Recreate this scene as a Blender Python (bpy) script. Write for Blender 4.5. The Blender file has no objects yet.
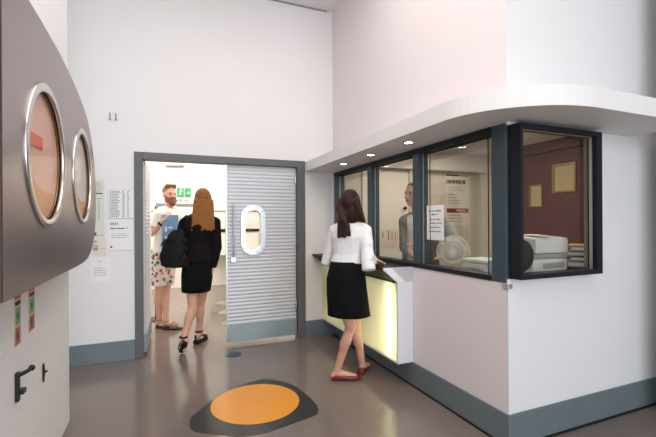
import bpy, bmesh, math, random
from mathutils import Vector as V, Matrix
random.seed(7)
C = bpy.context.scene.collection
SC = bpy.context.scene

# ------------------------------------------------------------------ materials
MATS = {}
def mat(name, col, rough=0.5, metal=0.0, spec=0.5, emit=None, es=0.0, noise=None, bump=None, coat=0.0, sheen=0.0):
    m = bpy.data.materials.new(name); m.use_nodes = True
    nt = m.node_tree; b = nt.nodes['Principled BSDF']
    b.inputs['Base Color'].default_value = (*col, 1)
    b.inputs['Roughness'].default_value = rough
    b.inputs['Metallic'].default_value = metal
    b.inputs['Specular IOR Level'].default_value = spec
    b.inputs['Coat Weight'].default_value = coat
    if emit:
        b.inputs['Emission Color'].default_value = (*emit, 1)
        b.inputs['Emission Strength'].default_value = es
    tc = nt.nodes.new('ShaderNodeTexCoord')
    if noise:                                   # (scale, amount, detail)
        n = nt.nodes.new('ShaderNodeTexNoise'); n.inputs['Scale'].default_value = noise[0]
        n.inputs['Detail'].default_value = 4
        nt.links.new(tc.outputs['Object'], n.inputs['Vector'])
        r = nt.nodes.new('ShaderNodeMix'); r.data_type = 'RGBA'
        a = noise[1]
        r.inputs[6].default_value = (*[max(0, c*(1-a)) for c in col], 1)
        r.inputs[7].default_value = (*[min(1, c*(1+a)) for c in col], 1)
        nt.links.new(n.outputs['Fac'], r.inputs[0]); nt.links.new(r.outputs[2], b.inputs['Base Color'])
    if bump:                                    # (scale, strength, distance, stretch)
        n2 = nt.nodes.new('ShaderNodeTexNoise'); n2.inputs['Scale'].default_value = bump[0]; n2.inputs['Detail'].default_value = 3
        mp = nt.nodes.new('ShaderNodeMapping'); mp.inputs['Scale'].default_value = bump[3] if len(bump) > 3 else (1, 1, 1)
        nt.links.new(tc.outputs['Object'], mp.inputs['Vector']); nt.links.new(mp.outputs[0], n2.inputs['Vector'])
        bp = nt.nodes.new('ShaderNodeBump'); bp.inputs['Strength'].default_value = bump[1]; bp.inputs['Distance'].default_value = bump[2]
        nt.links.new(n2.outputs['Fac'], bp.inputs['Height']); nt.links.new(bp.outputs[0], b.inputs['Normal'])
    MATS[name] = m
    return m

def brick_mat(name, col, axis, strength=0.35):
    """painted brickwork: one paint colour, the courses only as relief"""
    m = mat(name, col, 0.55, noise=(1.3, 0.025))
    nt = m.node_tree; b = nt.nodes['Principled BSDF']
    tc = [n for n in nt.nodes if n.type == 'TEX_COORD'][0]
    sx = nt.nodes.new('ShaderNodeSeparateXYZ'); cx = nt.nodes.new('ShaderNodeCombineXYZ')
    nt.links.new(tc.outputs['Object'], sx.inputs[0])
    nt.links.new(sx.outputs[axis], cx.inputs[0]); nt.links.new(sx.outputs[2], cx.inputs[1])
    br = nt.nodes.new('ShaderNodeTexBrick'); br.inputs['Scale'].default_value = 1
    br.inputs['Brick Width'].default_value = 0.225; br.inputs['Row Height'].default_value = 0.075
    br.inputs['Mortar Size'].default_value = 0.006; br.inputs['Mortar Smooth'].default_value = 0.8
    br.inputs['Color1'].default_value = (1, 1, 1, 1); br.inputs['Color2'].default_value = (.9, .9, .9, 1); br.inputs['Mortar'].default_value = (.3, .3, .3, 1)
    nt.links.new(cx.outputs[0], br.inputs['Vector'])
    n = nt.nodes.new('ShaderNodeTexNoise'); n.inputs['Scale'].default_value = 25
    nt.links.new(tc.outputs['Object'], n.inputs['Vector'])
    ad = nt.nodes.new('ShaderNodeMath'); ad.operation = 'MULTIPLY_ADD'; ad.inputs[1].default_value = 0.5
    nt.links.new(n.outputs['Fac'], ad.inputs[0]); nt.links.new(br.outputs['Color'], ad.inputs[2])
    bp = nt.nodes.new('ShaderNodeBump'); bp.inputs['Strength'].default_value = strength; bp.inputs['Distance'].default_value = 0.006
    nt.links.new(ad.outputs[0], bp.inputs['Height']); nt.links.new(bp.outputs[0], b.inputs['Normal'])
    return m

def glass_mat(name, tint=(1, 1, 1), refl=1.0):
    m = bpy.data.materials.new(name); m.use_nodes = True; nt = m.node_tree; nt.nodes.clear()
    o = nt.nodes.new('ShaderNodeOutputMaterial'); mx = nt.nodes.new('ShaderNodeMixShader')
    t = nt.nodes.new('ShaderNodeBsdfTransparent'); t.inputs[0].default_value = (*tint, 1)
    g = nt.nodes.new('ShaderNodeBsdfGlossy'); g.inputs['Roughness'].default_value = 0.0
    f = nt.nodes.new('ShaderNodeFresnel'); f.inputs[0].default_value = 1.45
    mu = nt.nodes.new('ShaderNodeMath'); mu.operation = 'MULTIPLY'; mu.inputs[1].default_value = refl
    nt.links.new(f.outputs[0], mu.inputs[0]); nt.links.new(mu.outputs[0], mx.inputs[0])
    nt.links.new(t.outputs[0], mx.inputs[1]); nt.links.new(g.outputs[0], mx.inputs[2]); nt.links.new(mx.outputs[0], o.inputs[0])
    MATS[name] = m
    return m

def translucent_mat(name, col):
    m = bpy.data.materials.new(name); m.use_nodes = True; nt = m.node_tree; nt.nodes.clear()
    o = nt.nodes.new('ShaderNodeOutputMaterial'); mx = nt.nodes.new('ShaderNodeMixShader'); mx.inputs[0].default_value = 0.3
    t = nt.nodes.new('ShaderNodeBsdfTranslucent'); t.inputs[0].default_value = (*col, 1)
    d = nt.nodes.new('ShaderNodeBsdfDiffuse'); d.inputs[0].default_value = (*col, 1)
    nt.links.new(t.outputs[0], mx.inputs[1]); nt.links.new(d.outputs[0], mx.inputs[2]); nt.links.new(mx.outputs[0], o.inputs[0])
    MATS[name] = m
    return m

def emit_mat(name, col, s):
    return mat(name, (0.8, 0.8, 0.8), 0.5, emit=col, es=s)

brick_back = brick_mat('painted_brick_back', (0.80, 0.775, 0.775), 0, 0.10)
brick_left = brick_mat('painted_brick_left', (0.86, 0.86, 0.87), 1, 0.22)
plaster = mat('white_plaster', (0.775, 0.79, 0.805), 0.6, noise=(0.8, 0.02), bump=(30, 0.05, 0.003))
plaster_warm_bounce = mat('warm_bounce_plaster', (0.79, 0.725, 0.745), 0.6, noise=(0.8, 0.02), bump=(30, 0.05, 0.003))  # pink of warm bounced light put into the base colour
ceil_m = mat('ceiling_white', (0.78, 0.76, 0.75), 0.7, noise=(0.6, 0.02))
canopy_m = mat('canopy_white', (0.80, 0.79, 0.79), 0.55, noise=(0.8, 0.02))
white_room = mat('bright_white_paint', (0.86, 0.84, 0.80), 0.6, noise=(0.6, 0.02))
office_beige = mat('office_beige', (0.60, 0.55, 0.46), 0.7, noise=(2, 0.06))
office_light = mat('office_cream', (0.72, 0.66, 0.57), 0.7, noise=(2, 0.04))
maroon = mat('maroon_paint', (0.075, 0.009, 0.017), 0.6, noise=(2, 0.08))
olive = mat('olive_timber', (0.16, 0.14, 0.06), 0.5, noise=(8, 0.2))
skirt_m = mat('blue_grey_skirting', (0.17, 0.215, 0.235), 0.42, metal=0.2, noise=(3, 0.12))
frame_grey = mat('dark_grey_frame', (0.115, 0.115, 0.122), 0.5, noise=(20, 0.1))
frame_blue = mat('blue_black_frame', (0.040, 0.066, 0.085), 0.38, noise=(10, 0.1))
frame_dark = mat('charcoal_frame', (0.007, 0.011, 0.016), 0.5, spec=0.3, noise=(10, 0.1))
alu = mat('light_aluminium', (0.55, 0.57, 0.58), 0.3, metal=0.8, noise=(15, 0.06))
door_metal = mat('corrugated_steel', (0.60, 0.61, 0.645), 0.42, metal=0.15, noise=(5, 0.05))
kick_m = mat('kick_plate_steel', (0.30, 0.36, 0.39), 0.4, metal=0.4, noise=(5, 0.08))
steel = mat('brushed_steel', (0.62, 0.60, 0.58), 0.25, metal=1.0, noise=(40, 0.08), bump=(20, 0.05, 0.002, (1, 40, 1)))
panel_m = mat('bronze_grey_panel', (0.30, 0.25, 0.245), 0.30, metal=0.8, noise=(2.5, 0.08), bump=(120, 0.06, 0.001))
panel_edge = mat('panel_side', (0.20, 0.12, 0.07), 0.5, noise=(6, 0.2))
brown_lining = mat('brown_lining', (0.25, 0.15, 0.06), 0.25, metal=0.5, noise=(6, 0.2))
reflected_pink = mat('reflected_pink_white', (0.84, 0.50, 0.38), 0.5, noise=(3, 0.05))  # this and the next three: reflection tones painted inside the portholes
reflected_white = mat('reflected_white', (0.82, 0.78, 0.74), 0.5, noise=(3, 0.04))
reflected_orange = mat('reflected_orange_red', (0.80, 0.12, 0.03), 0.45, noise=(4, 0.1))
reflected_amber = mat('reflected_amber_brown', (0.75, 0.34, 0.08), 0.4, noise=(5, 0.15))
black_iron = mat('black_iron', (0.012, 0.012, 0.014), 0.4, noise=(20, 0.2))
black_plastic = mat('black_plastic', (0.008, 0.008, 0.010), 0.6, spec=0.2, noise=(20, 0.15))
egg_black = mat('black_floor_vinyl', (0.018, 0.018, 0.018), 0.3, noise=(8, 0.2))
egg_orange = mat('orange_floor_vinyl', (0.78, 0.30, 0.006), 0.3, noise=(3, 0.06))
paper = mat('white_paper', (0.82, 0.82, 0.83), 0.7, noise=(6, 0.02))
paper_warm = mat('warm_paper', (0.75, 0.70, 0.62), 0.7, noise=(6, 0.03))
paper_green = mat('pale_green_paper', (0.68, 0.71, 0.60), 0.7, noise=(6, 0.03))
ink = mat('dark_ink', (0.05, 0.05, 0.055), 0.8, noise=(30, 0.1))
ink_grey = mat('grey_ink', (0.30, 0.30, 0.32), 0.8, noise=(30, 0.1))
ink_red = mat('red_ink', (0.30, 0.025, 0.025), 0.8, noise=(30, 0.1))
sticker_brown = mat('sticker_brown', (0.45, 0.20, 0.12), 0.6, noise=(30, 0.15))
sticker_tan = mat('sticker_tan', (0.70, 0.55, 0.45), 0.6, noise=(30, 0.1))
sticker_green = mat('sticker_green', (0.20, 0.42, 0.22), 0.6, noise=(30, 0.15))
sign_green = mat('exit_green', (0.02, 0.38, 0.16), 0.5, noise=(8, 0.05))
gold = mat('gold_frame', (0.26, 0.17, 0.05), 0.35, metal=0.4, noise=(12, 0.15))
certificate = mat('certificate_paper', (0.45, 0.34, 0.16), 0.6, noise=(5, 0.06))
grey_board = mat('grey_board', (0.22, 0.23, 0.25), 0.5, noise=(5, 0.05))
machine_white = mat('machine_white', (0.74, 0.76, 0.74), 0.4, noise=(5, 0.03))
machine_grey = mat('machine_grey', (0.36, 0.38, 0.38), 0.4, noise=(5, 0.05))
fan_white = mat('fan_cream', (0.86, 0.84, 0.76), 0.4, noise=(5, 0.03))
desk_m = mat('desk_laminate', (0.45, 0.40, 0.33), 0.4, noise=(4, 0.06))
counter_dark = mat('black_glossy_counter', (0.018, 0.018, 0.02), 0.4, noise=(14, 0.3), spec=0.12)
shaded_end = mat('shaded_end_grey', (0.52, 0.53, 0.55), 0.45, noise=(3, .03))  # shade on the worktop end put into the colour
counter_white = mat('counter_white', (0.74, 0.76, 0.80), 0.4, noise=(3, 0.03))
mottled = mat('mottled_grey_fabric', (0.13, 0.13, 0.14), 0.9, noise=(60, 0.75))
glass_clear = glass_mat('clear_glass', (0.97, 0.97, 0.97), 0.08)
glass_tinted = glass_mat('tinted_glass', (0.93, 0.93, 0.91), 0.12)
light_panel_m = translucent_mat('frosted_yellow_panel', (0.90, 0.90, 0.74))
tube_m = emit_mat('fluorescent_tube', (1.0, 0.97, 0.80), 20)
lift_tube_m = emit_mat('yellow_lift_tube', (1.0, 0.95, 0.60), 1.8)
spot_m = emit_mat('downlight_lens', (1.0, 0.95, 0.85), 14)
lamp_m = emit_mat('ceiling_lamp', (1.0, 0.95, 0.86), 3)

# floor: polished concrete
floor_m = mat('polished_floor', (0.195, 0.156, 0.139), 0.2, noise=(1.1, 0.12), spec=0.5)
nt = floor_m.node_tree; b = nt.nodes['Principled BSDF']
tc = [n for n in nt.nodes if n.type == 'TEX_COORD'][0]
n = nt.nodes.new('ShaderNodeTexNoise'); n.inputs['Scale'].default_value = 3; n.inputs['Detail'].default_value = 6
mr = nt.nodes.new('ShaderNodeMapRange'); mr.inputs['To Min'].default_value = 0.09; mr.inputs['To Max'].default_value = 0.22
nt.links.new(tc.outputs['Object'], n.inputs['Vector']); nt.links.new(n.outputs['Fac'], mr.inputs['Value']); nt.links.new(mr.outputs[0], b.inputs['Roughness'])

skin = mat('skin_pale', (0.66, 0.36, 0.25), 0.5, noise=(12, 0.08))
skin_m = mat('skin_ruddy', (0.66, 0.36, 0.26), 0.5, noise=(12, 0.1))
hair_brown = mat('dark_brown_hair', (0.030, 0.010, 0.007), 0.5, spec=0.25, noise=(60, 0.5), bump=(40, 0.5, 0.006, (6, 6, 0.4)))
hair_auburn = mat('auburn_hair', (0.27, 0.10, 0.018), 0.5, spec=0.25, noise=(50, 0.4), bump=(40, 0.5, 0.006, (6, 6, 0.4)))
hair_sandy = mat('sandy_hair', (0.24, 0.15, 0.075), 0.6, noise=(60, 0.4), bump=(60, 0.5, 0.006))
beard_m = mat('brown_beard', (0.17, 0.075, 0.03), 0.6, noise=(80, 0.5), bump=(80, 0.5, 0.005))
hair_black = mat('black_hair', (0.012, 0.010, 0.009), 0.4, noise=(60, 0.4), bump=(60, 0.5, 0.005))
blouse_m = mat('white_blouse', (0.80, 0.79, 0.80), 0.75, bump=(9, 0.8, 0.03, (1, 1, 0.35)))
tee_m = mat('white_tee', (0.82, 0.79, 0.74), 0.8, bump=(9, 0.5, 0.02))
black_cloth = mat('black_cloth', (0.005, 0.005, 0.006), 0.9, spec=0.15, noise=(9, 0.3), bump=(12, 0.6, 0.02, (1, 1, 0.3)))
jacket_black = mat('black_jacket_cloth', (0.008, 0.006, 0.006), 0.9, spec=0.15, noise=(9, 0.3), bump=(10, 0.6, 0.02))
bag_black = mat('black_bag_leather', (0.007, 0.007, 0.008), 0.7, spec=0.2, noise=(25, 0.4), bump=(30, 0.9, 0.012))
red_leather = mat('dark_red_leather', (0.15, 0.022, 0.018), 0.4, noise=(15, 0.1))
sandal_tan = mat('tan_sandal', (0.36, 0.24, 0.13), 0.6, noise=(15, 0.2))
sole_dark = mat('dark_sole', (0.03, 0.025, 0.02), 0.6, noise=(15, 0.2))
jacket_grey = mat('grey_jacket_cloth', (0.19, 0.19, 0.20), 0.9, noise=(55, 0.8))
blue_print = mat('blue_print', (0.16, 0.30, 0.52), 0.5, noise=(9, 0.55))
trouser = mat('charcoal_trouser', (0.04, 0.04, 0.045), 0.85, noise=(9, 0.3))
eye_m = mat('dark_eye', (0.02, 0.015, 0.012), 0.2, noise=(50, 0.1))
lip_m = mat('lip_pink', (0.50, 0.18, 0.15), 0.5, noise=(30, 0.1))

# floral cloth for the shorts
floral = mat('floral_cloth', (0.72, 0.68, 0.60), 0.85)
nt = floral.node_tree; b = nt.nodes['Principled BSDF']; tc = [n for n in nt.nodes if n.type == 'TEX_COORD'][0]
vo = nt.nodes.new('ShaderNodeTexVoronoi'); vo.inputs['Scale'].default_value = 20
nt.links.new(tc.outputs['Object'], vo.inputs['Vector'])
cr = nt.nodes.new('ShaderNodeValToRGB'); cr.color_ramp.interpolation = 'CONSTANT'
e = cr.color_ramp.elements; e[0].position = 0; e[0].color = (1, 1, 1, 1); e[1].position = 0.46; e[1].color = (0, 0, 0, 1)
nt.links.new(vo.outputs['Distance'], cr.inputs[0])
sp = nt.nodes.new('ShaderNodeSeparateColor'); nt.links.new(vo.outputs['Color'], sp.inputs[0])
c2 = nt.nodes.new('ShaderNodeValToRGB'); c2.color_ramp.interpolation = 'CONSTANT'; e = c2.color_ramp.elements
e[0].position = 0; e[0].color = (.50, .06, .10, 1); e[1].position = .35; e[1].color = (.10, .10, .16, 1)
x = e.new(.6); x.color = (.62, .20, .25, 1); x = e.new(.8); x.color = (.18, .24, .14, 1)
nt.links.new(sp.outputs[0], c2.inputs[0])
mx = nt.nodes.new('ShaderNodeMix'); mx.data_type = 'RGBA'; mx.inputs[6].default_value = (.72, .68, .60, 1)
nt.links.new(cr.outputs[0], mx.inputs[0]); nt.links.new(c2.outputs[0], mx.inputs[7]); nt.links.new(mx.outputs[2], b.inputs['Base Color'])

# ------------------------------------------------------------------ builders
ORG = {}
def thing(name, label, cat, loc=(0, 0, 0), group=None):
    o = bpy.data.objects.new(name, None); C.objects.link(o); o.location = loc
    o.empty_display_size = 0.1
    o['label'] = label; o['category'] = cat
    if group: o['group'] = group
    ORG[o.name] = V(loc)
    return o
def obj(name, bm, m, parent=None, smooth=False, label=None, kind=None):
    """links the bmesh (built in world coordinates) as one mesh object under its parent"""
    me = bpy.data.meshes.new(name)
    bmesh.ops.recalc_face_normals(bm, faces=bm.faces)
    org = ORG[parent.name] if parent else V((0, 0, 0))
    bmesh.ops.translate(bm, verts=bm.verts, vec=-org)
    bm.to_mesh(me); bm.free()
    if smooth:
        for p in me.polygons: p.use_smooth = True
    o = bpy.data.objects.new(name, me); C.objects.link(o)
    for mm in (m if isinstance(m, (list, tuple)) else [m]): me.materials.append(mm)
    if parent: o.parent = parent
    ORG[o.name] = org
    if label: o['label'] = label
    if kind: o['kind'] = kind
    return o
def tag(o, label, cat, group=None):
    o['label'] = label; o['category'] = cat
    if group: o['group'] = group
    return o
def recenter(o):
    """moves a single-mesh thing's origin to the middle of its base"""
    vs = [v.co for v in o.data.vertices]
    c = V(((min(v.x for v in vs)+max(v.x for v in vs))/2, (min(v.y for v in vs)+max(v.y for v in vs))/2, min(v.z for v in vs)))
    o.data.transform(Matrix.Translation(-c)); o.location = c
    for ch in o.children: ch.data.transform(Matrix.Translation(-c))
    return o
def B(): return bmesh.new()
def box(bm, x0, y0, z0, x1, y1, z1, bev=0.0):
    vs = [bm.verts.new(p) for p in ((x0,y0,z0),(x1,y0,z0),(x1,y1,z0),(x0,y1,z0),(x0,y0,z1),(x1,y0,z1),(x1,y1,z1),(x0,y1,z1))]
    fs = [bm.faces.new([vs[i] for i in q]) for q in ((0,3,2,1),(4,5,6,7),(0,1,5,4),(1,2,6,5),(2,3,7,6),(3,0,4,7))]
    if bev:
        es = list({e for f in fs for e in f.edges})
        bmesh.ops.bevel(bm, geom=es, offset=bev, segments=2, affect='EDGES', profile=0.5)
    return bm
def obox(bm, c, ux, uy, uz, bev=0.0):
    """box about c with half-axis vectors"""
    c, ux, uy, uz = V(c), V(ux), V(uy), V(uz)
    vs = [bm.verts.new(c+ux*a+uy*b_+uz*d) for d in (-1, 1) for b_ in (-1, 1) for a in (-1, 1)]
    fs = [bm.faces.new([vs[i] for i in q]) for q in ((0,2,3,1),(4,5,7,6),(0,1,5,4),(1,3,7,5),(3,2,6,7),(2,0,4,6))]
    if bev:
        es = list({e for f in fs for e in f.edges})
        bmesh.ops.bevel(bm, geom=es, offset=bev, segments=2, affect='EDGES', profile=0.5)
def prism(bm, pts, d):
    """closed polygon extruded by vector d"""
    d = V(d); a = [bm.verts.new(V(p)) for p in pts]; b_ = [bm.verts.new(V(p)+d) for p in pts]; n = len(pts)
    bm.faces.new(a[::-1]); bm.faces.new(b_)
    for i in range(n): bm.faces.new((a[i], a[(i+1) % n], b_[(i+1) % n], b_[i]))
def basis(d):
    d = V(d).normalized(); h = V((0, 0, 1)) if abs(d.z) < 0.95 else V((1, 0, 0))
    a = d.cross(h).normalized(); return a, d.cross(a).normalized(), d
def loft(bm, rings, n=20, cap=True, p=2.0):
    """rings: (centre, half-axis vector a, half-axis vector b)"""
    R = []
    for c, a, b_ in rings:
        c, a, b_ = V(c), V(a), V(b_); ring = []
        for i in range(n):
            t = 2*math.pi*i/n; ct, st = math.cos(t), math.sin(t)
            ct = math.copysign(abs(ct)**(2/p), ct); st = math.copysign(abs(st)**(2/p), st)
            ring.append(bm.verts.new(c+a*ct+b_*st))
        R.append(ring)
    for r0, r1 in zip(R, R[1:]):
        for i in range(n): bm.faces.new((r0[i], r0[(i+1) % n], r1[(i+1) % n], r1[i]))
    if cap: bm.faces.new(R[0][::-1]); bm.faces.new(R[-1])
def cone(bm, p0, p1, r0, r1, n=16):
    a, b_, d = basis(V(p1)-V(p0)); loft(bm, [(p0, a*r0, b_*r0), (p1, a*r1, b_*r1)], n)
def cap(bm, p0, p1, r0, r1, n=14):
    """tapered capsule"""
    p0, p1 = V(p0), V(p1)
    if (p1-p0).length < 1e-5: p1 = p0+V((0, 0, 1e-3))
    a, b_, d = basis(p1-p0); rings = []
    for k in range(1, 5):
        t = math.pi/2*(k/5); rings.append((p0-d*r0*math.cos(t), a*r0*math.sin(t), b_*r0*math.sin(t)))
    rings += [(p0, a*r0, b_*r0), (p1, a*r1, b_*r1)]
    for k in range(4, 0, -1):
        t = math.pi/2*(k/5); rings.append((p1+d*r1*math.cos(t), a*r1*math.sin(t), b_*r1*math.sin(t)))
    loft(bm, rings, n)
def tube(bm, pts, r, n=10):
    for a, b_ in zip(pts, pts[1:]): cap(bm, a, b_, r, r, n)
def ell(bm, c, ax, ay, az, n=18, m=10):
    c, ax, ay, az = V(c), V(ax), V(ay), V(az); rings = []
    for k in range(1, m):
        t = math.pi*k/m; rings.append((c-az*math.cos(t), ax*math.sin(t), ay*math.sin(t)))
    loft(bm, rings, n)
def disc(bm, c, nrm, r, h, n=32):
    c = V(c); nrm = V(nrm).normalized(); a, b_, d = basis(nrm); loft(bm, [(c, a*r, b_*r), (c+nrm*h, a*r, b_*r)], n)
def ring(bm, c, nrm, prof, n=48):
    """lathe: prof = closed list of (radius, offset along nrm)"""
    c = V(c); a, b_, d = basis(nrm); d = V(nrm).normalized(); R = []
    for r, h in prof:
        R.append([bm.verts.new(c+d*h+(a*math.cos(2*math.pi*i/n)+b_*math.sin(2*math.pi*i/n))*r) for i in range(n)])
    for j in range(len(R)):
        r0, r1 = R[j], R[(j+1) % len(R)]
        for i in range(n): bm.faces.new((r0[i], r0[(i+1) % n], r1[(i+1) % n], r1[i]))
def fuse(bm, voxel=0.007, smooth=4):
    """one continuous skin over overlapping closed shapes"""
    me = bpy.data.meshes.new('tmp'); bmesh.ops.recalc_face_normals(bm, faces=bm.faces); bm.to_mesh(me); bm.free()
    o = bpy.data.objects.new('tmp', me); C.objects.link(o)
    r = o.modifiers.new('r', 'REMESH'); r.mode = 'VOXEL'; r.voxel_size = voxel
    if smooth:
        s = o.modifiers.new('s', 'SMOOTH'); s.factor = 0.5; s.iterations = smooth
    dg = bpy.context.evaluated_depsgraph_get(); dg.update()
    em = o.evaluated_get(dg).to_mesh(); out = bmesh.new(); out.from_mesh(em)
    o.evaluated_get(dg).to_mesh_clear()
    bpy.data.objects.remove(o); bpy.data.meshes.remove(me)
    return out
def struct(name, bm, m, parent=None, smooth=False):
    o = obj(name, bm, m, parent, smooth)
    if not parent: o['kind'] = 'structure'
    return o
def sempty(name, loc=(0, 0, 0)):
    o = bpy.data.objects.new(name, None); C.objects.link(o); o.location = loc; o['kind'] = 'structure'; ORG[o.name] = V(loc); return o

XR, YR, YB, XL = 1.937, 1.791, 4.459, -0.615      # reception front, reception side, back wall, left wall
CZ = 3.97

# ------------------------------------------------------------------ the setting
bm = B(); box(bm, -2.6, -5, -0.1, 6.2, 9.2, 0); struct('floor', bm, floor_m)
bm = B(); box(bm, -2.6, -5, CZ, 6.2, 4.6, CZ+0.1); struct('ceiling', bm, ceil_m)
bm = B(); box(bm, -2.6, YB-0.02, CZ-0.012, 1.86, YB-0.001, CZ-0.001); struct('ceiling_shadow_line', bm, ink_grey)  # shadow line under the ceiling, painted as a thin grey strip
bm = B(); box(bm, XL-0.14, -5, 0, XL, 3.239, CZ); struct('wall_left', bm, brick_left)
bm = B(); box(bm, -2.7, 2.9, 0, -2.6, 4.6, CZ); struct('wall_alcove', bm, plaster)
DX0, DX1, DZ = -0.274, 1.564, 2.112               # outer edges of the door frame
bm = B()
box(bm, -2.6, YB, 0, DX0+0.03, YB+0.11, CZ); box(bm, DX1-0.03, YB, 0, XR+0.12, YB+0.11, CZ)
box(bm, DX0+0.03, YB, DZ-0.03, DX1-0.03, YB+0.11, CZ); struct('wall_back', bm, brick_back)
bm = B()
box(bm, XR, YR, 0, XR+0.12, YB, 1.0); box(bm, XR, YR, 1.985, XR+0.12, YB, CZ)
box(bm, XR, YB-0.035, 1.0, XR+0.12, YB, 1.985); struct('wall_right', bm, plaster_warm_bounce)
bm = B()
box(bm, XR+0.0005, YR-0.001, 0, 6.2, YR+0.03, 1.025); box(bm, XR+0.0005, YR-0.001, 1.97, 6.2, YR+0.03, CZ)
box(bm, 2.69, YR-0.001, 1.025, 6.2, YR+0.03, 1.97); struct('wall_front', bm, plaster)

bm = B(); box(bm, 3.22, -5, 0, 3.34, 1.5, CZ); box(bm, 3.34, 1.38, 0, 3.9, 1.5, CZ); box(bm, 3.9, 1.38, 0, 4.0, YR-0.03, CZ); struct('wall_unseen_side', bm, mat('unseen_wall_brown', (0.38, 0.31, 0.28), 0.6, noise=(3, .1)))  # unseen wall, placed and stepped to shade the front wall's right end

# skirting
bm = B(); box(bm, -2.6, YB-0.014, 0, DX0, YB-0.0005, 0.2, 0.003); struct('baseboard_back', bm, skirt_m)
bm = B(); box(bm, DX1, YB-0.014, 0, XR-0.001, YB-0.0005, 0.2, 0.003); struct('baseboard_back_right', bm, skirt_m)
bm = B(); box(bm, XR-0.012, YR-0.012, 0, XR-0.0005, YB-0.015, 0.2, 0.003); struct('baseboard_right', bm, skirt_m)
bm = B(); box(bm, XR-0.0004, YR-0.0125, 0, 6.2, YR-0.0015, 0.2, 0.003); struct('baseboard_front', bm, skirt_m)
bm = B(); box(bm, XR-0.020, YR-0.02, 0, XR-0.0125, YB-0.02, 0.012); box(bm, XR-0.02, YR-0.022, 0, 6.2, YR-0.0135, 0.012); struct('trim_floor_joint', bm, frame_dark)
bm = B(); box(bm, XR-0.016, YR-0.004, 0.2, XR+0.003, YR+0.012, 0.34); box(bm, XR-0.003, YR-0.004, 0.2, XR+0.014, YR-0.0015, 0.34)
bm.free()

# canopy over the counter windows: flat soffit, fascia sweeping round the corner
front = [(1.565, 4.455), (1.565, 3.2), (1.565, 2.3)]
prev = V((1.567, 1.95))
for k in range(0, 19):
    t = k/18*math.pi/2
    front.append((1.567+0.60*(1-math.cos(t)), 1.93-0.540*math.sin(t)))
front += [(2.6, 1.39), (3.13, 1.39)]
poly = front+[(3.13, YR-0.002), (XR-0.001, YR-0.002), (XR-0.001, 4.455)]
bm = B(); prism(bm, [(x_, y_, 1.99) for x_, y_ in poly], (0, 0, 0.11))
box(bm, 3.13, 1.39, 1.99, 3.215, 1.43, 2.10)
struct('trim_canopy', bm, canopy_m)
for i, y_ in enumerate((3.705, 3.124, 2.534)):
    t = thing('downlight', ['small round recessed downlight in the canopy nearest the double door', 'middle one of the three round downlights in the canopy', 'round canopy downlight nearest the corner of the office'][i], 'light', (1.728, y_, 1.978), 'downlights in the canopy')
    bm = B(); ring(bm, (1.728, y_, 1.99), (0, 0, -1), [(0.030, 0.0), (0.044, 0.0), (0.044, 0.005), (0.032, 0.007)], 28); obj('bezel', bm, alu, t, True)
    bm = B(); disc(bm, (1.728, y_, 1.9885), (0, 0, -1), 0.031, 0.004, 24); obj('lens', bm, spot_m, t)

# ------------------------------------------------------------------ double door
t = sempty('trim_door_frame', (0.64, YB, 0))
bm = B()
box(bm, DX0, YB-0.018, 0, DX0+0.078, YB+0.125, DZ, 0.003); box(bm, DX1-0.095, YB-0.018, 0, DX1, YB+0.125, DZ, 0.003)
box(bm, DX0+0.078, YB-0.018, DZ-0.075, DX1-0.095, YB+0.125, DZ, 0.003); obj('frame', bm, frame_grey, t)

def corrugated(bm, x0, x1, z0, z1, y_, thick, hole=None, period=0.0415, amp=0.0075):
    nx, nz = 60, int((z1-z0)/period*8)
    def inside(x_, z_):
        if not hole: return False
        cx_, cz_, hw, hh = hole; dz = max(0, abs(z_-cz_)-(hh-hw)); return math.hypot(x_-cx_, dz) < hw
    for side in (0, 1):
        grid = []
        for j in range(nz+1):
            z_ = z0+(z1-z0)*j/nz; o_ = amp*(1-abs(math.sin(math.pi*(z_-z0)/period))**.55)
            row = []
            for i in range(nx+1):
                x_ = x0+(x1-x0)*i/nx; row.append(bm.verts.new((x_, y_+o_ if side == 0 else y_+thick+o_, z_)))
            grid.append(row)
        for j in range(nz):
            for i in range(nx):
                xm = x0+(x1-x0)*(i+.5)/nx; zm = z0+(z1-z0)*(j+.5)/nz
                if inside(xm, zm): continue
                q = (grid[j][i], grid[j][i+1], grid[j+1][i+1], grid[j+1][i]); bm.faces.new(q if side == 0 else q[::-1])
        if side == 0: g0 = grid
    for j in range(nz):
        for i in (0, nx): bm.faces.new((g0[j][i], g0[j+1][i], grid[j+1][i], grid[j][i]))
    for i in range(nx):
        for j in (0, nz): bm.faces.new((g0[j][i], g0[j][i+1], grid[j][i+1], grid[j][i]))
def stadium(cx_, cz_, hw, hh, y_, n=16):
    P = []
    for k in range(n+1):
        t_ = math.pi*k/n; P.append((cx_+hw*math.cos(t_), y_, cz_+(hh-hw)+hw*math.sin(t_)))
    for k in range(n+1):
        t_ = math.pi+math.pi*k/n; P.append((cx_+hw*math.cos(t_), y_, cz_-(hh-hw)+hw*math.sin(t_)))
    return P
def stadium_frame(bm, cx_, cz_, hw, hh, w, y0, y1):
    o_ = stadium(cx_, cz_, hw, hh, 0); i_ = stadium(cx_, cz_, hw-w, hh-w, 0); n_ = len(o_)
    L = [[bm.verts.new((p[0], y_, p[2])) for p in P] for P in (o_, i_) for y_ in (y0, y1)]
    for k in range(n_):
        k1 = (k+1) % n_
        bm.faces.new((L[0][k], L[0][k1], L[2][k1], L[2][k])); bm.faces.new((L[1][k], L[1][k1], L[3][k1], L[3][k]))
        bm.faces.new((L[0][k], L[0][k1], L[1][k1], L[1][k])); bm.faces.new((L[2][k], L[2][k1], L[3][k1], L[3][k]))

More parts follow.
